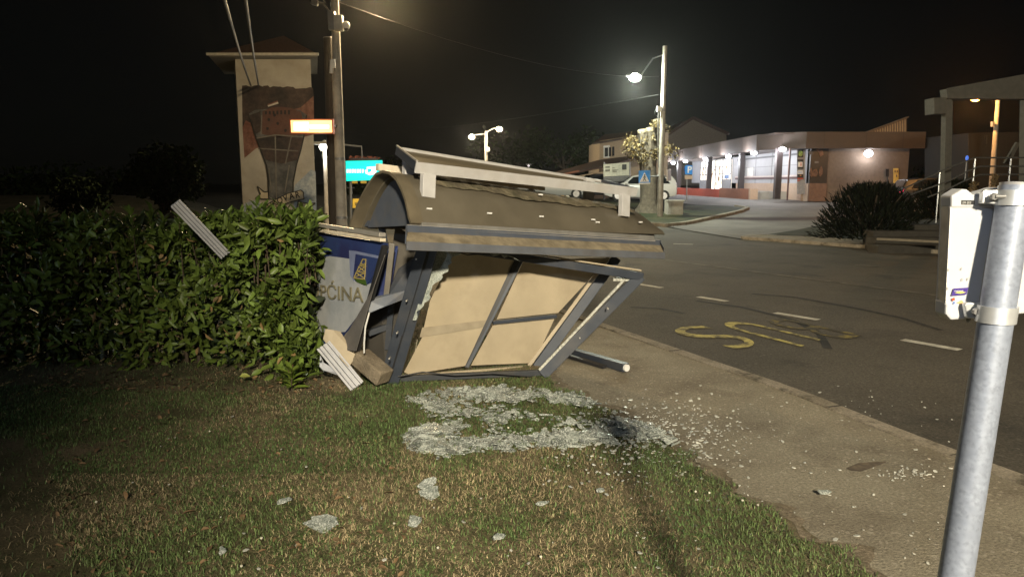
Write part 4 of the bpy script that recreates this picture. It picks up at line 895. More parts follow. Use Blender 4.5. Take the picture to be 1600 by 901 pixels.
# ------------------------------------------------------------------ transformer tower with the mural
TW = thing('transformer_tower', (P(430, 330, 31).x, 31.6, 0), 'transformer tower with a water tower mural and ribbon under a wide eaves roof', 'tower')
M_plas = mat('tower_plaster', (.35, .33, .29), .85, var=.12, scale=1.5, bump=.2, dirt=(.2, .17, .12, .5), dscale=1)
YT = 30.0
tl, trr, brr, bll = P(367, 95, YT), P(485, 95, YT), P(495, 345, YT), P(381, 345, YT)
xl, xr = bll.x, brr.x
ztop = P(430, 84, YT).z
kx = (YT + 3.2) / YT * 1.004; MB().hexa([(xl, YT, -.1), (xr, YT, -.1), (xr * kx, YT + 3.2, -.1), (xl * kx, YT + 3.2, -.1)], [(xl, YT, ztop), (xr, YT, ztop), (xr * kx, YT + 3.2, ztop), (xl * kx, YT + 3.2, ztop)]).build('wall', M_plas, TW)
e = .75; zt = P(430, 88, YT - .75).z
er = xr * kx + .12; mb = MB().hexa([(xl - e, YT - e, zt), (xr + .5, YT - e, zt), (er, YT + 3.2 + e, zt), (xl * kx - e, YT + 3.2 + e, zt)], [(xl - e, YT - e, zt + .08), (xr + .5, YT - e, zt + .08), (er, YT + 3.2 + e, zt + .08), (xl * kx - e, YT + 3.2 + e, zt + .08)]); mb.build('soffit', mat('soffit_grey', (.2, .18, .15), .8), TW)
cx, cy = (xl + xr) / 2, YT + 1.6; z1 = zt + .083
MB().add([(xl - e, YT - e, z1), (xr + .5, YT - e, z1), (er, YT + 3.2 + e, z1), (xl * kx - e, YT + 3.2 + e, z1), (cx, cy, z1 + 1.15)], [(0, 1, 4), (1, 2, 4), (2, 3, 4), (3, 0, 4), (3, 2, 1, 0)]).build('roof', mat('dark_red_tiles', (.06, .03, .022), .8, var=.3, scale=10, bump=.5), TW)
MB().tube([(xl - e - .05, YT - e - .06, zt + .07), (xr + .55, YT - e - .06, zt + .07)], .06, 10).build('gutter', mat('zinc_gutter', (.5, .48, .42), .45, .3), TW, True)
def mural(pts, name, m, k): return MB().plate([P(u, v, YT - .008 * k) for u, v in pts], .006, (0, -1, 0)).build(name, m, TW)
wob = lambda a, b, n, amp: [(a[0] + (b[0] - a[0]) * i / n + random.uniform(-amp, amp), a[1] + (b[1] - a[1]) * i / n + random.uniform(-amp, amp)) for i in range(1, n)]
mp = lambda nm, a, b, sc=1.5: patch_mat(nm, a, b, sc, .35, .65, rough=.85, fine=.25, bump=0, fscale=6)
m_red = mp('mural_rust', (.12, .048, .036), (.20, .11, .085)); m_dkb = mp('mural_soot', (.03, .026, .025), (.065, .045, .04)); m_sto = mp('mural_stone', (.05, .052, .055), (.12, .12, .118), 2.2)
m_brk = mp('mural_brick', (.12, .058, .045), (.085, .048, .04), 3); m_blu = mp('mural_blue', (.20, .26, .34), (.33, .36, .38)); m_ink = mat('mural_ink', (.02, .018, .016), .85); m_rib = mp('mural_ribbon', (.46, .40, .29), (.38, .33, .24))
L_, R_ = 382.5, 493.5
xL = lambda v: P(381, 345, YT).x; 
mural([(378, 134)] + wob((378, 134), (489, 138), 22, 2) + [(489, 138), (490, 150), (470, 168), (440, 176), (400, 186), (379, 198)], 'mural_sky_dark', m_dkb, 1)
mural([(379, 198), (400, 186), (440, 176), (470, 168), (490, 150), (491, 210), (476, 214), (440, 220), (400, 232), (382, 247)], 'mural_sky_red', m_red, 1)
mural([(382, 247), (400, 222), (396, 196), (384, 188), (379, 200)], 'mural_cloud', m_red, 2)
mural([(460, 290), (486, 265), (493, 268), (495, 345), (458, 345)], 'mural_blue_wash', m_blu, 1); mural([(381, 318), (400, 312), (410, 320), (412, 345), (381, 345)], 'mural_blue_wash', m_blu, 1)
ltw = [(391, 186), (399, 212), (408, 236), (416, 258), (419, 280), (420, 312)]; rtw = [(458, 312), (458, 285), (463, 258), (470, 234), (475, 212), (479, 180)]
mural([(389, 178), (398, 172)] + [(410, 171), (440, 169), (468, 172), (480, 180)][:4] + rtw[::-1] + ltw[::-1], 'mural_tower_shape', m_sto, 3)
mural([(410, 174), (425, 168), (440, 167), (455, 169), (470, 175), (474, 190), (472, 210), (450, 214), (425, 214), (409, 209)], 'mural_tower_brick', m_brk, 4)
mural([(390, 180), (407, 174), (408, 205), (399, 210)], 'mural_broken_side', m_dkb, 4)
mural([(401, 217), (430, 212), (473, 216), (464, 250), (440, 256), (415, 250)], 'mural_tower_bowl', m_dkb, 4)
mb = MB()
for k in range(7): u = 414 + k * 6; mb.plate([P(u, 174 - k * .3, YT - .05), P(u + 3, 174 - k * .3, YT - .05), P(u + 3, 179, YT - .05), P(u, 179, YT - .05)], .006, (0, -1, 0))
for (u, v) in ((420, 187), (434, 193), (418, 201), (446, 204), (460, 190), (429, 180)): mb.plate([P(u + 2.2 * math.cos(a), v + 2.6 * math.sin(a), YT - .05) for a in np.linspace(0, 5.4, 7)], .006, (0, -1, 0))
mb.build('mural_holes', m_ink, TW)
mb = MB()
for a, b in (((430, 212), (432, 312)), ((455, 214), (446, 256)), ((401, 216), (430, 211)), ((430, 211), (474, 214)), ((404, 232), (434, 234)), ((434, 234), (466, 236)), ((409, 180), (408, 210)), ((445, 300), (452, 258)), ((424, 300), (420, 262))):
    mb.beam(P(*a, YT - .05), P(*b, YT - .05), .05, .006, (0, 1, 0))
mb.build('mural_ribs', mp('mural_highlight', (.17, .16, .14), (.11, .10, .09)), TW)
mb = MB()
for q in (ltw, rtw): 
    for a, b in zip(q, q[1:]): mb.beam(P(*a, YT - .05), P(*b, YT - .05), .06, .006, (0, 1, 0))
mb.build('mural_outline', m_ink, TW)
mural([(418, 164.5), (434, 159), (435, 162), (419, 167)], 'mural_flag', mat('mural_flag_white', (.5, .47, .42), .8), 4); mural([(418, 163), (434, 157), (434.3, 159.2), (418.3, 164.8)], 'mural_flag', m_red, 5)
rib = [(413, 322), (430, 312), (450, 302), (470, 297), (474, 300), (475, 311), (468, 312), (452, 316), (434, 324), (420, 333)]
mural(rib, 'mural_ribbon', m_rib, 7); mural([(466, 314), (481, 318), (493, 317), (485, 323), (493, 331), (478, 329), (464, 325)], 'mural_ribbon', m_rib, 6); mural([(402, 291), (413, 300), (420, 299), (420, 311), (399, 310), (407, 303)], 'mural_ribbon', m_rib, 6)
mb = MB()
for q in (rib, [(466, 314), (481, 318), (493, 317), (485, 323), (493, 331), (478, 329), (464, 325)], [(402, 291), (413, 300), (420, 299), (420, 311), (399, 310), (407, 303)]):
    for a, b in zip(q, q[1:] + q[:1]): mb.beam(P(*a, YT - .075), P(*b, YT - .075), .035, .006, (0, 1, 0))
mb.build('mural_outline', m_ink, TW)
word = 'VUKOVAR'; pos = [(412, 331, -32), (419.5, 327, -30), (427, 323, -27), (434.5, 319, -25), (444, 315, -21), (453, 312, -17), (462, 309.5, -12)]
for ch, (u, v, a) in zip(word, pos):
    a = R(-a); text_mesh('mural_letter', ch, .36, P(u, v, YT - .078), (math.cos(a), 0, math.sin(a)), (-math.sin(a) * .6, 0, math.cos(a)), m_ink, TW, .002, bold=.006, sx=.85)

# ------------------------------------------------------------------ the shop across the road
ZS = .7
M_fas = mat('fascia_brown', (.072, .053, .043), .7, var=.08, scale=2, dirt=(.09, .06, .045, .4))
M_pan = mat('grey_cladding', (.38, .38, .40), .5, var=.05, scale=2)
M_seam = mat('cladding_seam', (.12, .12, .13), .6)
M_col = mat('dark_column', (.035, .025, .025), .5)
M_salm = mat('salmon_plinth', (.50, .36, .26), .75, var=.08)
M_redw = mat('red_ramp_paint', (.55, .10, .06), .6, var=.1)
M_tan = mat('tan_render', (.155, .113, .082), .85, var=.12, scale=6, bump=.3)
SHOP = thing('shop', (19, 50, ZS), 'low flat roofed shop with lit glass entrance, dark columns and a brown fascia', 'shop')
XW, XC, XF, YF = 17.35, 15.3, 14.8, 42.0
zc = 3.62; zf = 4.55
# fascia along the front and the side, chamfered corner
fasc = [(XF, 70), (XF, 44.2), (XF + .9, 42.3), (XF + 2, 41.7), (23.6, 41.7)]
mb = MB()
inn = [(XF + .3, 70), (XF + .3, 44.3), (XF + 1.1, 42.6), (XF + 2.1, 42.0), (23.3, 42.0)]
for (a, b, c, d) in zip(fasc, fasc[1:], inn, inn[1:]):
    mb.hexa([(*a, zc), (*b, zc), (*d, zc), (*c, zc)], [(*a, zf), (*b, zf), (*d, zf), (*c, zf)])
mb.build('fascia', M_fas, SHOP)
mb = MB()
for y in (47, 52, 57, 62, 67): mb.box(XF - .008, XF, y, y + .03, zc + .02, zf - .02)
for x in (17.8, 20.2, 22.3): mb.box(x, x + .03, 41.692, 41.7, zc + .02, zf - .02)
mb.build('fascia_joints', M_col, SHOP)
MB().box(XF + .3, 23.3, 42.02, 70, zf - .1, zf - .02).build('roof_slab', M_fas, SHOP)
MB().hexa([(XF + .3, 44.4, zc + .02), (XF + 1.15, 42.7, zc + .02), (23.3, 42.05, zc + .02), (23.3, 70, zc + .02)], [(XF + .3, 44.4, zc + .1), (XF + 1.15, 42.7, zc + .1), (23.3, 42.05, zc + .1), (23.3, 70, zc + .1)]).build('canopy_soffit', mat('soffit_mauve', (.30, .27, .28), .6), SHOP)
MB().hexa([(XF + .3, 44.45, zc + .02), (XF + .4, 44.45, zc + .02), (XF + 3, 70, zc + .02), (XF + .3, 70, zc + .02)], [(XF + .3, 44.45, zc + .1), (XF + .4, 44.45, zc + .1), (XF + 3, 70, zc + .1), (XF + .3, 70, zc + .1)]).build('canopy_soffit', MATS['soffit_mauve'], SHOP)
# clad wall set back under the canopy
MB().box(XW, XW + .3, 43.3, 70, ZS + .95, zc + .02).build('clad_wall', M_pan, SHOP)
mb = MB()
for y in (45.3, 48.5, 51.7, 54.0): mb.box(XW - .012, XW, y, y + .05, ZS + .95, zc)
for z in (2.05, 2.75): mb.box(XW - .008, XW, 43.3, 55, z, z + .025)
mb.box(XW - .010, XW, 43.3, 56, zc - .28, zc - .16)
mb.build('cladding_seams', M_seam, SHOP)
MB().box(XW - .03, XW + .3, 43.3, 56, ZS - .1, ZS + .95).build('plinth', M_salm, SHOP)
MB().box(XW - .07, XW, 43.6, 56.2, ZS + 1.35, ZS + 1.45).build('handrail', mat('rail_pale', (.6, .5, .45), .5), SHOP)
MB().box(XW - .065, XW - .01, 43.6, 56.2, ZS + 1.22, ZS + 1.345).build('bumper_strip', mat('bumper_red', (.09, .03, .03), .5), SHOP)
nb = pface([(0, 0)] * 3, 1, 1, 'tmp', M_pan, None) if False else None
MB().box(XW - .03, XW - .001, 52.2, 53.5, 1.95, 2.75).build('notice_board', M_whitep, SHOP)
# columns
for u in (1060, 1107, 1157, 1214):
    y = PX(u, 300, XC).y; w = .17
    mbc = MB().box(XC - w, XC + w, y - w, y + w, ZS + (.05 if u > 1200 else .5), zc + .02); mbc.build('column', M_col, SHOP, bevel=.01)
    if u < 1200: MB().box(XC - w - .05, XC + w + .05, y - w - .05, y + w + .05, ZS, ZS + .5).build('column_base', M_salm, SHOP)
yd_ = PX(1221, 300, XC).y; MB().tube([(XC + .35, yd_, zc), (XC + .35, yd_, ZS + .12), (XC + .25, yd_ - .25, ZS + .04)], .05, 10).build('downpipe', mat('brown_pipe', (.10, .05, .045), .5), SHOP, True)
# raised terrace with the red and brick coloured ramp wall
y0, y1 = PX(1172, 303, 14.9).y, 68
MB().box(14.82, 15.05, y0 + 6.5, y1, ZS - .1, ZS + .52).build('ramp_wall', M_redw, SHOP)
MB().box(14.82, 15.05, y0, y0 + 6.48, ZS - .1, ZS + .6).build('ramp_wall', mat('brick_ramp', (.33, .13, .07), .8, var=.15), SHOP)
MB().box(14.8, 15.3, y0 - .25, y0 - .01, ZS - .1, ZS + .6).build('ramp_wall_end', M_salm, SHOP)
MB().box(15.06, XW, y0 + .2, 69, ZS - .1, ZS + .42).build('terrace', M_conc, SHOP)
# glazed entrance
MB().box(XW - .06, XW - .02, 57.2, 66.5, ZS + .45, zc - .1).build('entrance_backing', glow('interior_white', (1, .93, .82), 1.15), SHOP)
mb = MB()
for y in (57.2, 59.5, 61.6, 63.2, 64.8, 66.5): mb.box(XW - .12, XW - .062, y - .05, y + .05, ZS + .42, zc)
for z in (2.95, 2.35): mb.box(XW - .11, XW - .062, 57.2, 66.5, z, z + .07)
mb.box(XW - .10, XW - .062, 57.2, 59.5, ZS + .43, ZS + 1.25); mb.box(XW - .10, XW - .062, 63.3, 66.5, ZS + .43, ZS + 1.2)
mb.build('entrance_frame', mat('entrance_grey', (.25, .26, .28), .5), SHOP)
mb = MB()
for i in range(26):
    y = random.uniform(57.6, 66); z = random.uniform(1.4, 2.8); mb.box(XW - .066, XW - .061, y, y + random.uniform(.2, .5), z, z + random.uniform(.15, .4))
mb.build('door_poster_pattern', mat('poster_patches', (.55, .34, .16), .6, island=.7, var=.4, scale=2), SHOP)
MB().box(XW - .09, XW - .065, 57.8, 59.0, 2.0, 2.3).build('blue_door_sticker', mat('door_blue', (.12, .25, .5), .5), SHOP)
# corner: pillar with small signs, dark picture wall, plain rendered wall
a0 = P(1240, 300, 43.2); a1 = P(1262, 300, 42.6); a2 = P(1290, 300, 42.5); a3 = P(1416, 300, 42.5)
MB().box(17.65, a1.x, 42.62, 43.3, ZS + .95, zc + .02).build('sign_pillar', M_pan, SHOP)
MB().box(17.62, a1.x - .003, 42.58, 43.3, ZS - .1, ZS + .95).build('plinth', M_salm, SHOP)
MB().box(a1.x, a2.x, 42.45, 42.9, ZS + .95, zc + .02).build('picture_wall', mat('picture_dark', (.03, .026, .024), .4), SHOP)
MB().box(a1.x, a2.x, 42.42, 42.9, ZS - .1, ZS + .95).build('picture_wall_base', mat('rust_plinth', (.18, .10, .065), .8), SHOP)
MB().box(a2.x, a3.x, 42.5, 55, ZS - .1, zc + .02).build('rendered_wall', M_tan, SHOP)
def wallrect(u0, v0, u1, v1, Y, name, m): pface([(u0, v0), (u1, v0), (u1, v1), (u0, v1)], Y, .02, name, m, SHOP)
wallrect(1245.5, 233, 1258, 303, 42.6, 'sign_panel', mat('sign_panel_grey', (.30, .31, .34), .5))
wallrect(1247, 234, 1255, 246, 42.56, 'sign_plate', M_dark); 
mb = MB().ball(P(1251, 240, 42.53), .13, .01, .17, 10, 6); mb.build('green_emblem', mat('emblem_leaf', (.30, .45, .12), .5, var=.5, scale=9), SHOP)
wallrect(1246, 249, 1255.5, 264, 42.56, 'sign_plate', M_dark); wallrect(1247, 253, 1254, 261, 42.53, 'sign_plate_white', M_whitep)
wallrect(1251, 254, 1252.2, 258, 42.51, 'sign_flame', MATS['sticker_red']); wallrect(1250, 258, 1253, 259, 42.51, 'sign_flame', MATS['sticker_red'])
wallrect(1245.6, 266, 1255.4, 280, 42.56, 'sign_plate', M_dark); wallrect(1246, 266.5, 1255, 272, 42.53, 'sign_plate_white', M_whitep)
for k in range(4): wallrect(1247.2 + k * 1.9, 268, 1248 + k * 1.9, 270.5, 42.51, 'sign_mark', MATS['door_blue'])
wallrect(1250, 273.5, 1252, 275, 42.53, 'sign_mark', mat('orange_mark', (.6, .25, .06), .5)); wallrect(1246, 278, 1255, 280, 42.53, 'sign_mark', MATS['sticker_red']); wallrect(1245.6, 281.5, 1250, 283, 42.55, 'sign_mark', MATS['sticker_red'])
M_food = mat('picture_food', (.14, .07, .04), .6, var=.6, scale=5)
for pts in ([(1264, 272), (1266, 263), (1268, 262), (1269, 268), (1271, 266), (1272, 274), (1268, 277)], [(1270, 270), (1272, 265), (1276, 264), (1278, 270), (1276, 276), (1271, 276)], [(1279, 274), (1280.5, 264), (1283, 259), (1285.5, 264), (1285, 272), (1282, 276)], [(1275, 234), (1279, 232), (1286, 236), (1287, 242), (1282, 245), (1279, 238)]):
    pface(pts, 42.42, .02, 'food_picture', M_food, SHOP)
wallrect(1273, 252, 1279, 255, 42.43, 'picture_mark', mat('grey_mark', (.14, .14, .15), .5)); wallrect(1264, 236, 1271, 242, 42.43, 'picture_mark', mat('dim_mark', (.06, .06, .065), .5))
wallrect(1396, 263, 1404, 286, 42.46, 'yellow_notice', mat('yellow_notice_paint', (.68, .46, .12), .5))
for (u, v) in ((1398, 266), (1401.5, 266), (1400.5, 273)): wallrect(u, v, u + 1.3, v + 3.5, 42.43, 'notice_mark', M_tan)
for v in (0,): wallrect(1384, 264, 1389, 276, 42.2, 'post_box', M_dark)
MB().tube([P(1386.5, 276, 42.22), P(1386.5, 292, 42.22)], .03, 6).build('post_box_leg', M_dark, SHOP)
# slanting ribbed parapet at the end of the roof
pa = [P(1352, 208, 43.5), P(1417, 184, 43.5), P(1417, 212, 43.5), P(1352, 212, 43.5)]
MB().plate(pa, .12, (0, -1, 0)).build('slanted_parapet', M_tan, SHOP)
mb = MB()
for k in range(16):
    f = (k + .5) / 16; u = 1354 + 62 * f; mb.beam(P(u, 212, 43.47), P(u, 209.5 - 24 * f, 43.47), .06, .05, (0, 1, 0))
mb.build('parapet_ribs', mat('rib_tan', (.42, .31, .2), .8), SHOP)
MB().beam(P(1350, 208, 43.45), P(1418, 183, 43.45), .3, .07, (0, 0, 1)).build('parapet_cap', M_tan, SHOP)
# lights under the canopy and on the wall
for u, v in ((1052, 254.5), (1071, 252), (1102.5, 248), (1138, 244), (1178, 239), (1223, 233)):
    c = PX(u, v, 15.2 if u < 1220 else 15.35); f = MB().box(c.x - .16, c.x + .16, c.y - .16, c.y + .16, c.z + .02, c.z + .1).build('canopy_light', M_grey, SHOP)
    MB().ball(c, .2, .2, .13, 12, 8).build('light_lens', glow('canopy_glow', (.93, .95, 1), 22), f, True)
    lamp('canopy_lamp', c - Vector((.85, 0, .25)), 340, (.92, .94, 1), .12)
c = P(1357, 240, 42.2); MB().beam(c + Vector((0, .25, .1)), c + Vector((0, -.02, .12)), .3, .08).build('wall_light', M_grey, SHOP)
MB().ball(c, .26, .14, .2, 12, 8).build('light_lens', glow('canopy_glow', (.93, .95, 1), 22), SHOP, True)
lamp('wall_lamp', c + Vector((0, -.35, -.1)), 90, (.9, .92, 1), .12)
# forecourt sheet
# ------------------------------------------------------------------ house, low building, notice board
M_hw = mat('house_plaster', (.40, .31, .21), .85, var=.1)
HS = thing('house', (P(975, 280, 58).x, 60, .7), 'pale house with a white twin window above a dark red roof', 'house')
ha, hb2 = P(937, 222, 58), P(1040, 222, 58)
MB().hexa([(ha.x, 58, .6), (hb2.x, 57, .6), (hb2.x, 66, .6), (ha.x, 66, .6)], [(ha.x, 58, P(937, 220, 58).z), (hb2.x, 57, P(1040, 205, 58).z), (hb2.x, 66, P(1040, 205, 58).z), (ha.x, 66, P(937, 220, 58).z)]).build('wall', M_hw, HS)
M_rt = MATS['dark_red_tiles']
MB().plate([P(926, 224, 57.4), P(1042, 204.5, 56.6), P(1042, 199, 60), P(945, 210, 62)], .1).build('roof', M_rt, HS)
MB().beam(P(925, 224.5, 57.4), P(1043, 205.5, 56.5), .12, .1).build('eave_board', mat('eave_dark', (.07, .05, .04), .7), HS)
wf = pface([(943, 228), (961, 226), (961, 246), (943, 247)], 57.85, .06, 'window', M_whitep, HS)
for px in ([(945, 231), (950, 230.5), (950, 244), (945, 245)], [(951.5, 230.3), (955, 230), (955, 244), (951.5, 244.3)], [(956.5, 229.5), (960, 229), (960, 243.5), (956.5, 244)]): pface(px, 57.77, .03, 'pane', mat('dark_pane', (.02, .02, .022), .15), wf)
pface([(961.5, 224), (964, 223.5), (964, 247), (961.5, 247)], 57.83, .06, 'shutter', mat('shutter_tan', (.25, .16, .08), .7), HS)
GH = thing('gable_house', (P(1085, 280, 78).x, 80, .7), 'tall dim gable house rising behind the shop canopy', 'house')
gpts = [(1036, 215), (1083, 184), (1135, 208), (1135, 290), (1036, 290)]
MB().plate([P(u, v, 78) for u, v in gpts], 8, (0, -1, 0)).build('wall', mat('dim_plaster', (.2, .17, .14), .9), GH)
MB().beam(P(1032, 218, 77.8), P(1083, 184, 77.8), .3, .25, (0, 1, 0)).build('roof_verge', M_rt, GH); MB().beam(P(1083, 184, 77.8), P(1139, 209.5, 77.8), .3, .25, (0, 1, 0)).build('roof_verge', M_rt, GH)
LB = thing('low_house', (P(900, 290, 54).x, 55, .7), 'low annex with a red tiled lean-to roof beside the notice board', 'house')
MB().plate([P(832, 282, 50), P(960, 256, 50), P(1012, 240, 54), P(935, 250, 58), P(870, 268, 58)], .12).build('roof', M_rt, LB)
MB().plate([P(845, 283, 51), P(1010, 258, 51), P(1010, 318, 51), P(845, 318, 51)], 3, (0, -1, 0)).build('wall', M_hw, LB)
MB().beam(P(845, 279.5, 49.9), P(905, 267, 49.9), .1, .12).build('eave_board', mat('eave_red', (.28, .10, .05), .7), LB)
pface([(866, 287), (882, 287), (882, 312), (866, 312)], 50.9, .05, 'window', glow('warm_window', (1, .62, .25), .35), LB); pface([(884, 287), (896, 287), (896, 312), (884, 312)], 50.9, .05, 'window', glow('pale_window', (.9, .8, .55), .25), LB)
pface([(881, 286), (884.5, 286), (884.5, 312), (881, 312)], 50.85, .04, 'window_frame', M_hw, LB)
pface([(998, 268), (1012, 268), (1012, 300), (998, 300)], 50.9, .05, 'door', mat('door_grey', (.25, .26, .28), .6), LB)
NB = thing('notice_board', P(965, 300, 44), 'large white notice board with a small dark picture by the cropped tree', 'notice board'); NB.location.z = .7
pface([(943, 257), (983, 253.5), (983, 274), (943, 276)], 44, .08, 'board', mat('board_pale', (.55, .54, .44), .6), NB)
pface([(943, 276.5), (983, 274.5), (983, 283), (943, 285)], 44, .06, 'lower_panel', mat('panel_grey', (.12, .12, .12), .6), NB)
pface([(972, 257), (979, 256.5), (979, 264.5), (972, 265)], 43.9, .02, 'picture', M_dark, NB)
for (u, v, w, h) in ((946, 260, 7, 2.2), (946, 265, 7, 2.6), (957, 262, 4, .7), (956, 265.5, 10, .7), (957, 268, 7, .6)): pface([(u, v), (u + w, v - .4), (u + w, v + h - .4), (u, v + h)], 43.9, .02, 'printed_line', mat('print_dark', (.16, .16, .13), .7), NB)
for v in (278.5, 280.5, 282.5): pface([(944, v), (982, v - 2), (982, v - 1.3), (944, v + .7)], 43.92, .02, 'panel_slat', mat('slat_grey', (.22, .22, .22), .6), NB)
for u in (944, 984): q = P(u, 300, 44.1); MB().tube([Vector((q.x, q.y, .65)), P(u, 253, 44.1)], .05, 8).build('post', M_grey, NB, True)
pface([(1012, 262), (1022, 261), (1022, 290), (1012, 291)], 49, .2, 'shade_post', M_conc, None) if False else None

YP0 = GR(1031, 339).y - .15
# ------------------------------------------------------------------ pole furniture, cabinet, signs on the verge
cs = thing('crossing_sign', P(1007, 276, YP0), 'blue square pedestrian crossing sign on an arm of the slim lamp post', 'road sign')
M_sb = mat('sign_blue', (.03, .26, .75), .4); M_swh = mat('sign_white_paint', (.8, .8, .8), .4)
pface([(998, 266.5), (1016, 266), (1016, 285.5), (998, 286)], YP0, .03, 'plate', M_sb, cs)
pface([(998, 286), (1016, 285.5), (1016, 287.5), (998, 288)], (YP0 - .01), .03, 'plate_rim', M_swh, cs)
pface([(1007.2, 269), (1014.5, 284), (999.5, 284.4)], (YP0 - .04), .02, 'triangle', M_swh, cs)
mb = MB().ball(P(1007.2, 273.6, (YP0 - .08)), .035, .01, .035, 8, 5)
for a, b in (((1007.2, 275), (1006.8, 279)), ((1006.8, 279), (1004.6, 283)), ((1006.9, 279), (1009.4, 282.8)), ((1007.1, 275.5), (1004.8, 278)), ((1007.1, 275.5), (1009.3, 277.8))): mb.beam(P(*a, (YP0 - .08)), P(*b, (YP0 - .08)), .025, .012, (0, 1, 0))
mb.build('walking_figure', mat('figure_black', (.08, .09, .1), .6), cs)
MB().tube([P(1016, 275.5, (YP0 + .1)), P(1042, 275.5, (YP0 + .1))], .03, 8).build('arm', M_grey, cs, True)
sc_ = thing('edge_on_sign', P(1044, 274, (YP0 + .1)), 'second crossing sign seen edge on at the other end of the arm', 'road sign')
MB().plate([P(1041.5, 265, YP0), P(1047, 264, (YP0 + .5)), P(1047, 282, (YP0 + .5)), P(1041.5, 283, YP0)], .05).build('plate', mat('sign_back', (.42, .36, .32), .5), sc_)
MB().beam(P(1043.5, 268, (YP0 + .1)), P(1043.5, 280, (YP0 + .1)), .05, .05).build('clip', M_grey, sc_)
lb = thing('lamp_post_box', P(1030, 169, (YP0 + .1)), 'small white electrical box with coiled wires fixed on the slim lamp post', 'electrical box')
pface([(1027, 166), (1034, 166), (1034, 174), (1027, 174)], (YP0 - .05), .18, 'box', M_whitep, lb); pface([(1036, 170), (1039, 170), (1039, 174), (1036, 174)], YP0, .1, 'clamp', M_grey, lb)
MB().tube([P(1031 + 8 * math.cos(a), 176 + 7 * math.sin(a), (YP0 + .1)) for a in np.linspace(0, 6.2, 16)], .02, 6).build('wire_coil', M_cab, lb, True)
MB().tube([P(1028.6, 175, YP0), P(1028, 240, YP0), P(1029, 262, YP0)], .02, 6).build('conduit', M_grey, lb, True)
cb = thing('utility_cabinet', GR(1068, 341, .03), 'beige concrete utility cabinet standing on the verge grass beside the slim lamp post', 'cabinet')
k0 = GR(1044, 339.5, .03); k1 = GR(1068, 338.5, .03)
fx0, fx1 = P(1043.5, 340, 33.6).x, P(1067, 340, 33.6).x; zb = gz(33.6); zt_ = P(1055, 314.5, 33.6).z
MB().hexa([(fx0, 33.6, zb), (fx1, 33.6, zb), (fx1 + .05, 34.2, zb), (fx0 - .05, 34.2, zb)], [(fx0, 33.6, zt_), (fx1, 33.6, zt_), (fx1 + .05, 34.2, zt_), (fx0 - .05, 34.2, zt_)]).build('body', M_conc, cb, bevel=.01)
MB().box(fx0 - .03, fx1 + .05, 33.55, 34.25, zt_ + .003, zt_ + .05).build('lid', M_conc, cb)
MB().box(fx0 + .12, fx1 - .05, 33.585, 33.598, zb + .08, zt_ - .06).build('door', mat('cabinet_door', (.3, .27, .22), .7), cb)
ps = thing('parking_sign', GR(1073, 314, .03), 'blue square parking sign over a small tan plate on a thin post', 'road sign')
Yp = ps.location.y
MB().tube([ps.location, P(1073.5, 258, Yp)], .035, 8).build('post', M_grey, ps, True)
pface([(1070.5, 258.5), (1082, 258.5), (1082, 272.5), (1070.5, 272.5)], Yp - .05, .03, 'plate', M_sb, ps)
MB().plate([P(1075 + 6.2 * math.cos(a), 264 + 7 * math.sin(a), Yp + .06) for a in np.linspace(0, 5.9, 16)], .03, (0, -1, 0)).build('round_plate', mat('sign_deep_blue', (.01, .06, .3), .4), ps)
text_mesh('parking_letter', 'P', .52, P(1073.6, 270, Yp - .085), (1, 0, 0), (0, 0, 1), M_swh, ps, .004, bold=.012)
pface([(1070, 274), (1082, 274), (1082, 280), (1070, 280)], Yp - .05, .03, 'lower_plate', mat('plate_tan', (.5, .36, .26), .6), ps)

# ------------------------------------------------------------------ trees
M_bark = mat('pale_bark', (.085, .07, .05), .9, var=.45, scale=7, bump=1, bscale=14, dirt=(.07, .055, .04, .8), dscale=6)
M_cut = mat('cut_wood', (.3, .25, .17), .8)
PT = thing('cropped_tree', GR(1014, 331, .03), 'thick pollarded tree with cut stubs and yellowish new shoots on the verge', 'tree')
YTt = PT.location.y; tb = PT.location.copy()
tp = lambda u, v, d=0: P(u, v, YTt + d)
mb = MB(); mb.tube([tb - Vector((0, 0, .1)), tb + Vector((0, 0, .12)), tp(1015, 316), tp(1015, 295), tp(1013, 270), tp(1012, 250)], [.80, .62, .46, .42, .38, .36], 14)
mb.tube([tp(1012, 258), tp(1006, 232), tp(1003, 206)], [.3, .22, .19], 10); mb.tube([tp(1014, 256), tp(1017, 230), tp(1016, 203)], [.3, .24, .2], 10); mb.tube([tp(1016, 256, .2), tp(1025, 228, .3), tp(1026, 190, .3)], [.3, .2, .16], 10); mb.tube([tp(1010, 262, -.1), tp(998, 240, -.3), tp(986, 228, -.4)], [.2, .12, .07], 8)
for v in mb.v: pass
mb.v = [(x + .05 * math.sin(z * 9 + y * 20), y + .05 * math.sin(x * 30), z) for x, y, z in mb.v]
mb.build('trunk', M_bark, PT, True)
for (u, v, d, r) in ((1003, 205, 0, .2), (1016, 202, 0, .21), (1026, 189, .3, .17)): c = tp(u, v, d); MB().tube([c - Vector((0, 0, .05)), c + Vector((-.02, -.03, .06))], [r * 1.05, r], 10).build('cut_stub', M_cut, PT, True)
Cs = []
for (u, v, r, k) in ((985, 228, .5, 130), (992, 238, .5, 130), (1000, 243, .45, 90), (984, 216, .35, 60), (1000, 225, .4, 60), (1020, 240, .4, 90), (1028, 236, .3, 50), (1008, 250, .35, 60), (1026, 195, .3, 50), (1038, 200, .3, 40), (1042, 232, .5, 60), (1050, 238, .5, 50), (1018, 212, .3, 30), (1020, 302, .2, 20)):
    q = np.array(tp(u, v, -.2)); Cs.append(q + unit(k) * (RNG.random((k, 1)) ** .5) * r * np.array([1, 1, .8]))
Cs = np.concatenate(Cs); n = len(Cs)
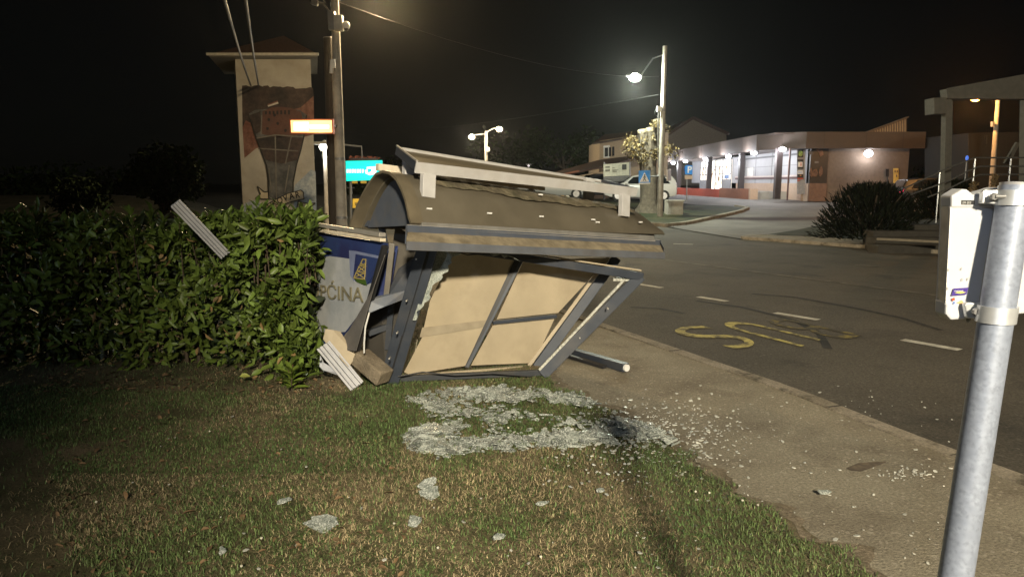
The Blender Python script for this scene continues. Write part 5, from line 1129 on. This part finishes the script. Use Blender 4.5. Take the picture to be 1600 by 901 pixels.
leaf_mesh('crown', Cs, unit(n) + np.array([0, 0, -.1]), unit(n), RNG.uniform(.10, .22, n), RNG.uniform(.05, .10, n), mat('autumn_leaf', (.13, .095, .035), .6, var=.4, scale=2, island=.5), PT)
def crown_tree(name, base, height, blobs, label, leafm, lsz, n_per, trunk_r=.18, stems=None):
    t = thing(name, base, label, 'tree' if 'tree' in name else 'bush'); b = Vector(base); mb = MB()
    c = sum((Vector(q[0]) for q in blobs), Vector()) / len(blobs)
    mb.tube([b - Vector((0, 0, .1)), b.lerp(c, .5) + Vector((.1, 0, 0)), c], [trunk_r, trunk_r * .75, trunk_r * .4], 8)
    for q, r in blobs: mb.tube([b.lerp(c, .55), b.lerp(c, .55).lerp(Vector(q), .6) + Vector((0, 0, .2)), Vector(q)], [trunk_r * .5, trunk_r * .3, .02], 6)
    mb.build('trunk', mat('dark_bark', (.06, .048, .035), .9, var=.3), t, True)
    P_, = [np.concatenate([np.array(q) + unit(n_per) * (RNG.random((n_per, 1)) ** .45) * np.array([r, r, r * .85]) for q, r in blobs])]
    k = len(P_); leaf_mesh('crown', P_, unit(k) + np.array([0, 0, .1]), unit(k) + np.array([0, 0, .5]), RNG.uniform(lsz * .6, lsz * 1.3, k), RNG.uniform(lsz * .4, lsz * .7, k), leafm, t)
    return t
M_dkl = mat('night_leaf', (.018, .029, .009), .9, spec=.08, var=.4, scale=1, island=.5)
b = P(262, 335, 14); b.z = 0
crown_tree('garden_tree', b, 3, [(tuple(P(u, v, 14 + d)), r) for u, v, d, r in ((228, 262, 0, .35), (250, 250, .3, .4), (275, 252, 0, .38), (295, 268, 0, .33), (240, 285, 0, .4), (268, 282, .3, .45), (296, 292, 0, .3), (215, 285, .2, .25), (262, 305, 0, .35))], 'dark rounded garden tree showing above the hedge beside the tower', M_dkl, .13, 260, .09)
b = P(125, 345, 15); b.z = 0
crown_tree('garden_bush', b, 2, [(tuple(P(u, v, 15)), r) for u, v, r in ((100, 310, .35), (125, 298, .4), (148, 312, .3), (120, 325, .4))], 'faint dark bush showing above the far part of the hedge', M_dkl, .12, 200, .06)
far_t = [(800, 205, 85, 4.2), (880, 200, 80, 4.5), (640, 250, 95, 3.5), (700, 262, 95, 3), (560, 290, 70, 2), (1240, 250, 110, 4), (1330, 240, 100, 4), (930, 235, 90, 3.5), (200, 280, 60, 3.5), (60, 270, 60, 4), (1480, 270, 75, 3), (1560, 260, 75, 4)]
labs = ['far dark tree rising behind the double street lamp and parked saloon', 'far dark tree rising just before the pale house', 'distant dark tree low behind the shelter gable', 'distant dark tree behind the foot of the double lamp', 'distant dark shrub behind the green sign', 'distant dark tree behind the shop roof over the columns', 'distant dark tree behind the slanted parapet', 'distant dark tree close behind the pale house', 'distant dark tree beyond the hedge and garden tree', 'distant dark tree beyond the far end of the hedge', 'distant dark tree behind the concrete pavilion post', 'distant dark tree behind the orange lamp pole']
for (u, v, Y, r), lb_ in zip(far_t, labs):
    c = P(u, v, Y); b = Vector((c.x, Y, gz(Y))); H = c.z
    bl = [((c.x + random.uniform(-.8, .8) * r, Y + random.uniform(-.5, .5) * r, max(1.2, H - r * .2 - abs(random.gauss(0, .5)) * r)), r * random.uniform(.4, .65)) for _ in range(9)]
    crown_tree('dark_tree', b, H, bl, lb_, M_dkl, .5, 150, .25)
# feathery bush beyond the road and the planting beside the steps
YB = 20.5
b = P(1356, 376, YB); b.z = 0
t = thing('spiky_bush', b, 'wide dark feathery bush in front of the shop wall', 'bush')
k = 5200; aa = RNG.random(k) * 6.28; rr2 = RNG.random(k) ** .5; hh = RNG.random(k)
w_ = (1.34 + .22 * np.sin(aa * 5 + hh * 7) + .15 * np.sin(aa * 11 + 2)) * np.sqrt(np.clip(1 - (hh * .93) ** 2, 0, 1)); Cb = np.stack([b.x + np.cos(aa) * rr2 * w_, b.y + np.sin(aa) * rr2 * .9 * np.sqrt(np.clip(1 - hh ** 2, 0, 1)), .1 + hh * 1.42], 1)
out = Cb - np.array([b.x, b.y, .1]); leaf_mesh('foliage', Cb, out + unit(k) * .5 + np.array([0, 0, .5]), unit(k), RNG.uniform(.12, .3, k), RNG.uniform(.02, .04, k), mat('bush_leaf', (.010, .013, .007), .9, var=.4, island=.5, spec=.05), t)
mb = MB()
for i in range(22): a = i * .9; mb.tube([b, b + Vector((math.cos(a) * .4, math.sin(a) * .3, .7)), b + Vector((math.cos(a) * .9, math.sin(a) * .7, 1.35))], [.03, .02, .006], 5)
mb.build('branch', M_twig, t)
q = P(1478, 350, 23.5); dup(t, (q.x, 23.5, .1), 'smaller dark bush between the feathery bush and the pavilion post')

# ------------------------------------------------------------------ parked cars
M_tyre = mat('tyre_black', (.015, .015, .015), .8); M_rim = mat('wheel_rim', (.4, .4, .41), .35, .7); M_glass = mat('car_glass', (.012, .014, .016), .08, spec=.6)
def car(loc, rz, paint, label, kind='hatch', tail=0):
    t = thing('parked_car', loc, label, 'car'); ct, st = math.cos(rz), math.sin(rz); L0 = Vector(loc)
    T = lambda x, y, z: (L0.x + x * ct - y * st, L0.y + x * st + y * ct, L0.z + z)
    if kind == 'hatch': stn = [(-2.05, .45, .80, .86, .70, .60), (-2.0, .32, .95, 1.15, .80, .62), (-1.75, .26, .98, 1.46, .86, .60), (-1.0, .24, .97, 1.56, .88, .60), (0, .22, .95, 1.57, .89, .62), (.5, .22, .94, 1.46, .89, .62), (.95, .22, .95, 1.12, .88, .66), (1.25, .22, .94, .98, .87, .7), (1.75, .24, .82, .86, .82, .66), (2.1, .36, .66, .68, .70, .55)]
    else: stn = [(-2.3, .45, .84, .88, .72, .62), (-2.2, .32, .98, 1.02, .82, .66), (-1.65, .26, .97, 1.06, .86, .66), (-1.05, .24, .95, 1.36, .88, .60), (-.3, .22, .93, 1.45, .89, .60), (.35, .22, .92, 1.38, .89, .60), (1.0, .22, .92, 1.0, .88, .66), (1.25, .22, .9, .94, .87, .68), (1.85, .24, .80, .84, .82, .64), (2.25, .36, .64, .66, .70, .55)]
    vs = []; fs = []; m = 10
    for x, zb, zl, zr, w, wr in stn:
        half = [(w * .9, zb), (w, zb + (zl - zb) * .35), (w * .985, zl - .06), (w * .95, zl), (wr, zr - .03 if zr - zl > .08 else zr)]
        for y, z in [(-a, b_) for a, b_ in half] + [(a, b_) for a, b_ in half[::-1]]: vs.append(T(x, y, z))
    for i in range(len(stn) - 1):
        for k in range(m): fs.append((i * m + k, i * m + (k + 1) % m, (i + 1) * m + (k + 1) % m, (i + 1) * m + k))
    fs += [tuple(range(m)), tuple(range((len(stn) - 1) * m, len(stn) * m))]
    body = MB().add(vs, fs).build('body', paint, t, True, bevel=.03)
    def win(pts, name):
        for sy in (-1, 1): MB().plate([T(x, sy * (y + .012), z) for x, y, z in pts], .02, Vector((-st * sy, ct * sy, .25))).build(name, M_glass, t)
    if kind == 'hatch':
        win([(-1.65, .845, 1.02), (-.52, .85, 1.02), (-.52, .645, 1.46), (-1.3, .64, 1.42)], 'side_window'); win([(-.45, .85, 1.02), (.85, .845, 1.0), (.45, .66, 1.38), (-.45, .645, 1.47)], 'side_window')
        MB().plate([T(.52, -.58, 1.45), T(.52, .58, 1.45), T(1.12, .66, 1.06), T(1.12, -.66, 1.06)], .02).build('windscreen', M_glass, t); MB().plate([T(-1.83, -.56, 1.42), T(-1.83, .56, 1.42), T(-2.04, .66, 1.06), T(-2.04, -.66, 1.06)], .02).build('rear_window', M_glass, t); wx = (-1.3, 1.3)
    else:
        win([(-1.45, .84, 1.0), (-.42, .855, .99), (-.42, .64, 1.36), (-1.0, .645, 1.31)], 'side_window'); win([(-.35, .855, .99), (.85, .845, .97), (.35, .65, 1.31), (-.35, .635, 1.37)], 'side_window')
        MB().plate([T(.4, -.57, 1.36), T(.4, .57, 1.36), T(1.02, .66, 1.0), T(1.02, -.66, 1.0)], .02).build('windscreen', M_glass, t); MB().plate([T(-1.1, -.56, 1.36), T(-1.1, .56, 1.36), T(-1.72, .66, 1.08), T(-1.72, -.66, 1.08)], .02).build('rear_window', M_glass, t); wx = (-1.4, 1.4)
    for x in wx:
        for sy in (-1, 1):
            w = MB().tube([T(x, sy * .70, .32), T(x, sy * .91, .32)], .32, 18).build('wheel', M_tyre, t, True); MB().tube([T(x, sy * .90, .32), T(x, sy * .925, .32)], .2, 12).build('rim', M_rim, w, True)
    xe = -2.04 if kind == 'hatch' else -2.27
    for sy in (-1, 1):
        MB().plate([T(xe - .02, sy * .45, .78), T(xe - .01, sy * .72, .80), T(xe + .05, sy * .78, .98), T(xe + .02, sy * .45, .96)], .03, Vector((-ct, -st, 0))).build('tail_light', glow('tail_red', (1, .05, .12), tail) if tail else mat('tail_off', (.25, .01, .01), .3), t)
        MB().plate([T(-xe + .0, sy * .35, .60), T(-xe - .06, sy * .68, .62), T(-xe - .18, sy * .76, .74), T(-xe - .08, sy * .35, .72)], .03, Vector((ct, st, 0))).build('headlight', mat('headlight_glass', (.6, .6, .6), .15), t)
        MB().ball(T(.82, sy * .97, 1.02), .10, .10, .08, 8, 6).build('mirror', paint, t, True)
    MB().box(0, 0, 0, 0, 0, 0) if False else None
    return t
M_wcar = mat('car_white', (.62, .60, .58), .3, coat=.5, var=.02); M_dcar = mat('car_dark', (.012, .013, .016), .45, var=.02)
def on(u, v, Y): c = P(u, v, Y); return Vector((c.x, Y, gz(Y)))
car(on(1000, 318, 42.5), R(172), M_wcar, 'white hatchback parked behind the cropped tree and slim lamp post')
car(on(868, 318, 45), R(-12), mat('car_silver', (.45, .45, .44), .3, .3, coat=.5, var=.02), 'silver saloon seen through the gap under the roof tray', 'saloon')
car(on(932, 318, 46), R(-168), M_dcar, 'black car parked between the silver saloon and the white hatchback')
c = on(1463, 318, 38)
car(c, R(-6), M_dcar, 'dark car with a lit red tail light behind the feathery bush', tail=6)

# ------------------------------------------------------------------ concrete pavilion, steps and rails at the roadside
PV = thing('pavilion', (P(1475, 330, 22).x + .8, 22.6, 0), 'dim concrete pavilion frame with a sloping roof beam by the steps', 'pavilion')
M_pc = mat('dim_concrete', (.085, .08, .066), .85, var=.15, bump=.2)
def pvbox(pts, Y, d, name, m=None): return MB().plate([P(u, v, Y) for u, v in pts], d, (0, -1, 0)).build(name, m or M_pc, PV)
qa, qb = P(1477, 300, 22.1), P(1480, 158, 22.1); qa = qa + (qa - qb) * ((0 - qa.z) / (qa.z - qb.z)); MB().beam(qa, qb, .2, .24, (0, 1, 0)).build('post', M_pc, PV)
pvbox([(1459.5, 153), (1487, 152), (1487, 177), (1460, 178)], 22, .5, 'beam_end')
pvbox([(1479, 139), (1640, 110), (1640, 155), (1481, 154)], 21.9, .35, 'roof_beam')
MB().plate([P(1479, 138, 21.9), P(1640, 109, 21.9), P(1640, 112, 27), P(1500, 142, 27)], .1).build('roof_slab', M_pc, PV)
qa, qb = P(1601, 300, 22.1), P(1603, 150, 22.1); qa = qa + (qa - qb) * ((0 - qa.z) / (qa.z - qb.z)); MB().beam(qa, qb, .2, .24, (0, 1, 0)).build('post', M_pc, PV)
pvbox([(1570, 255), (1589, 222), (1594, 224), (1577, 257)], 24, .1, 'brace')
DW = thing('dim_building', (P(1560, 225, 40).x, 40, .5), 'dim low building far behind the pavilion with a pale wall', 'building')
MB().plate([P(u, v, 38) for u, v in ((1513, 208), (1640, 205), (1640, 300), (1513, 300))], 4, (0, -1, 0)).build('wall', mat('dim_wall', (.015, .015, .014), .9), DW); MB().plate([P(u, v, 37.9) for u, v in ((1540, 211), (1543, 211), (1543, 225), (1540, 225))], .05, (0, -1, 0)).build('window', M_dark, DW)
TR_ = thing('terrace_steps', (P(1500, 330, 21).x, 21, 0), 'low concrete steps and terrace below the metal railing', 'steps')
xs0 = P(1372, 395, 18.2).x
for i in range(4):
    y0_ = 18.2 + i * .55; MB().box(xs0 + .2 * i + (1.2 if i == 3 else 0), 22, y0_, y0_ + .56 if i < 3 else 24, -.1, .12 + i * .14).build('step', mat('worn_step', (.055, .049, .038), .9, var=.2, bump=.4), TR_)
RL = thing('metal_railing', (P(1500, 300, 20.6).x, 20.6, .5), 'shiny three bar metal railing climbing beside the steps', 'railing')
M_ch = mat('rail_steel', (.55, .56, .55), .25, .9)
for k, path in enumerate((((1395, 303), (1480, 263), (1524, 246.5), (1548, 246.5), (1640, 246.5)), ((1422, 304), (1482, 283), (1511, 268), (1530, 260), (1640, 260)), ((1450, 308), (1482, 295), (1504, 284), (1530, 273), (1640, 272)))):
    MB().tube([P(u, v, 20.8) for u, v in path], .022, 8).build('bar', M_ch, RL, True)
for u, v in ((1469, 267), (1524, 247), (1580, 247)): q = P(u, v, 20.85); MB().tube([Vector((q.x, q.y, .1)), q], .022, 8).build('upright', M_ch, RL, True)
OL = thing('orange_street_lamp', P(1555, 243, 34), 'orange sodium street lamp and pole glowing under the pavilion beam', 'street lamp'); OL.location.z = .3
q = P(1555, 243, 34); q.z = .3; top = P(1560, 150, 34); MB().tube([q, top], [.13, .09], 12).build('pole', M_pole, OL, True)
pface([(1551, 190), (1554, 190), (1554, 198), (1551, 198)], 33.8, .15, 'box', M_grey, OL)
c = P(1524, 155, 33.6); MB().tube([top, c + Vector((.3, 0, .25))], .03, 6).build('arm', M_grey, OL, True)
hb = MB().beam(c + Vector((-.3, 0, .14)), c + Vector((.35, 0, .2)), .25, .1).build('lamp_head', M_grey, OL); MB().ball(c, .2, .18, .1, 12, 8).build('lens', glow('orange_glow', (1, .5, .12), 5), hb, True)
lamp('lamp_light', c - Vector((0, .1, .3)), 900, (1, .45, .12), .15)
for (u, v, Y, r, h_, lab) in ((1521, 300, 20.3, .2, .85, 'dry brown potted conifer by the railing foot'), (1552, 300, 20.1, .22, 1.05, 'taller dry brown potted conifer under the orange lamp')):
    b = P(u, v, Y); b.z = .54; t = thing('potted_conifer', b, lab, 'plant'); MB().tube([b, b + Vector((0, 0, .3))], [.13, .17], 12).build('pot', mat('clay_pot', (.2, .1, .06), .8), t, True)
    k = 500; hh = RNG.random(k); a = RNG.random(k) * 6.28; rr = r * (1 - hh * .75) * RNG.random(k) ** .5
    C_ = np.stack([b.x + np.cos(a) * rr, b.y + np.sin(a) * rr, b.z + .3 + hh * h_], 1); leaf_mesh('foliage', C_, unit(k) + np.array([0, 0, .6]), unit(k), RNG.uniform(.06, .12, k), RNG.uniform(.02, .035, k), mat('dry_conifer', (.16, .11, .05), .8, island=.5), t)
c = P(1511, 247, 26); bl = thing('blue_lamp', c, 'tiny blue light glowing behind the railing bend', 'lamp'); MB().ball(c, .06, .04, .09, 8, 6).build('lens', glow('blue_glow', (.1, .25, 1), .5), bl, True); MB().tube([c - Vector((0, 0, .1)), Vector((c.x, c.y, .1))], .02, 6).build('stem', M_grey, bl)
# barrier bar at the roadside by the terrace
tb_ = thing('kerb_wall', (P(1440, 375, 19).x, 17.6, 0), 'long low pale kerb wall along the foot of the steps', 'wall')
MB().beam(P(1370, 373, 18.0), P(1478, 378, 17.4), .12, .05).build('coping', mat('coping_pale', (.2, .17, .12), .85, var=.15), tb_)

# ------------------------------------------------------------------ thin night haze
hz = bpy.data.materials.new('night_haze'); hz.use_nodes = True; t_ = hz.node_tree; t_.nodes.remove(t_.nodes['Principled BSDF'])
pv_ = t_.nodes.new('ShaderNodeVolumePrincipled'); pv_.inputs['Density'].default_value = .0003; pv_.inputs['Color'].default_value = (.9, .9, .88, 1); pv_.inputs['Anisotropy'].default_value = .86
t_.links.new(pv_.outputs[0], t_.nodes['Material Output'].inputs['Volume'])
tag(MB().box(-550, 550, -100, 550, -1.3, 16).build('haze', hz), kind='stuff')
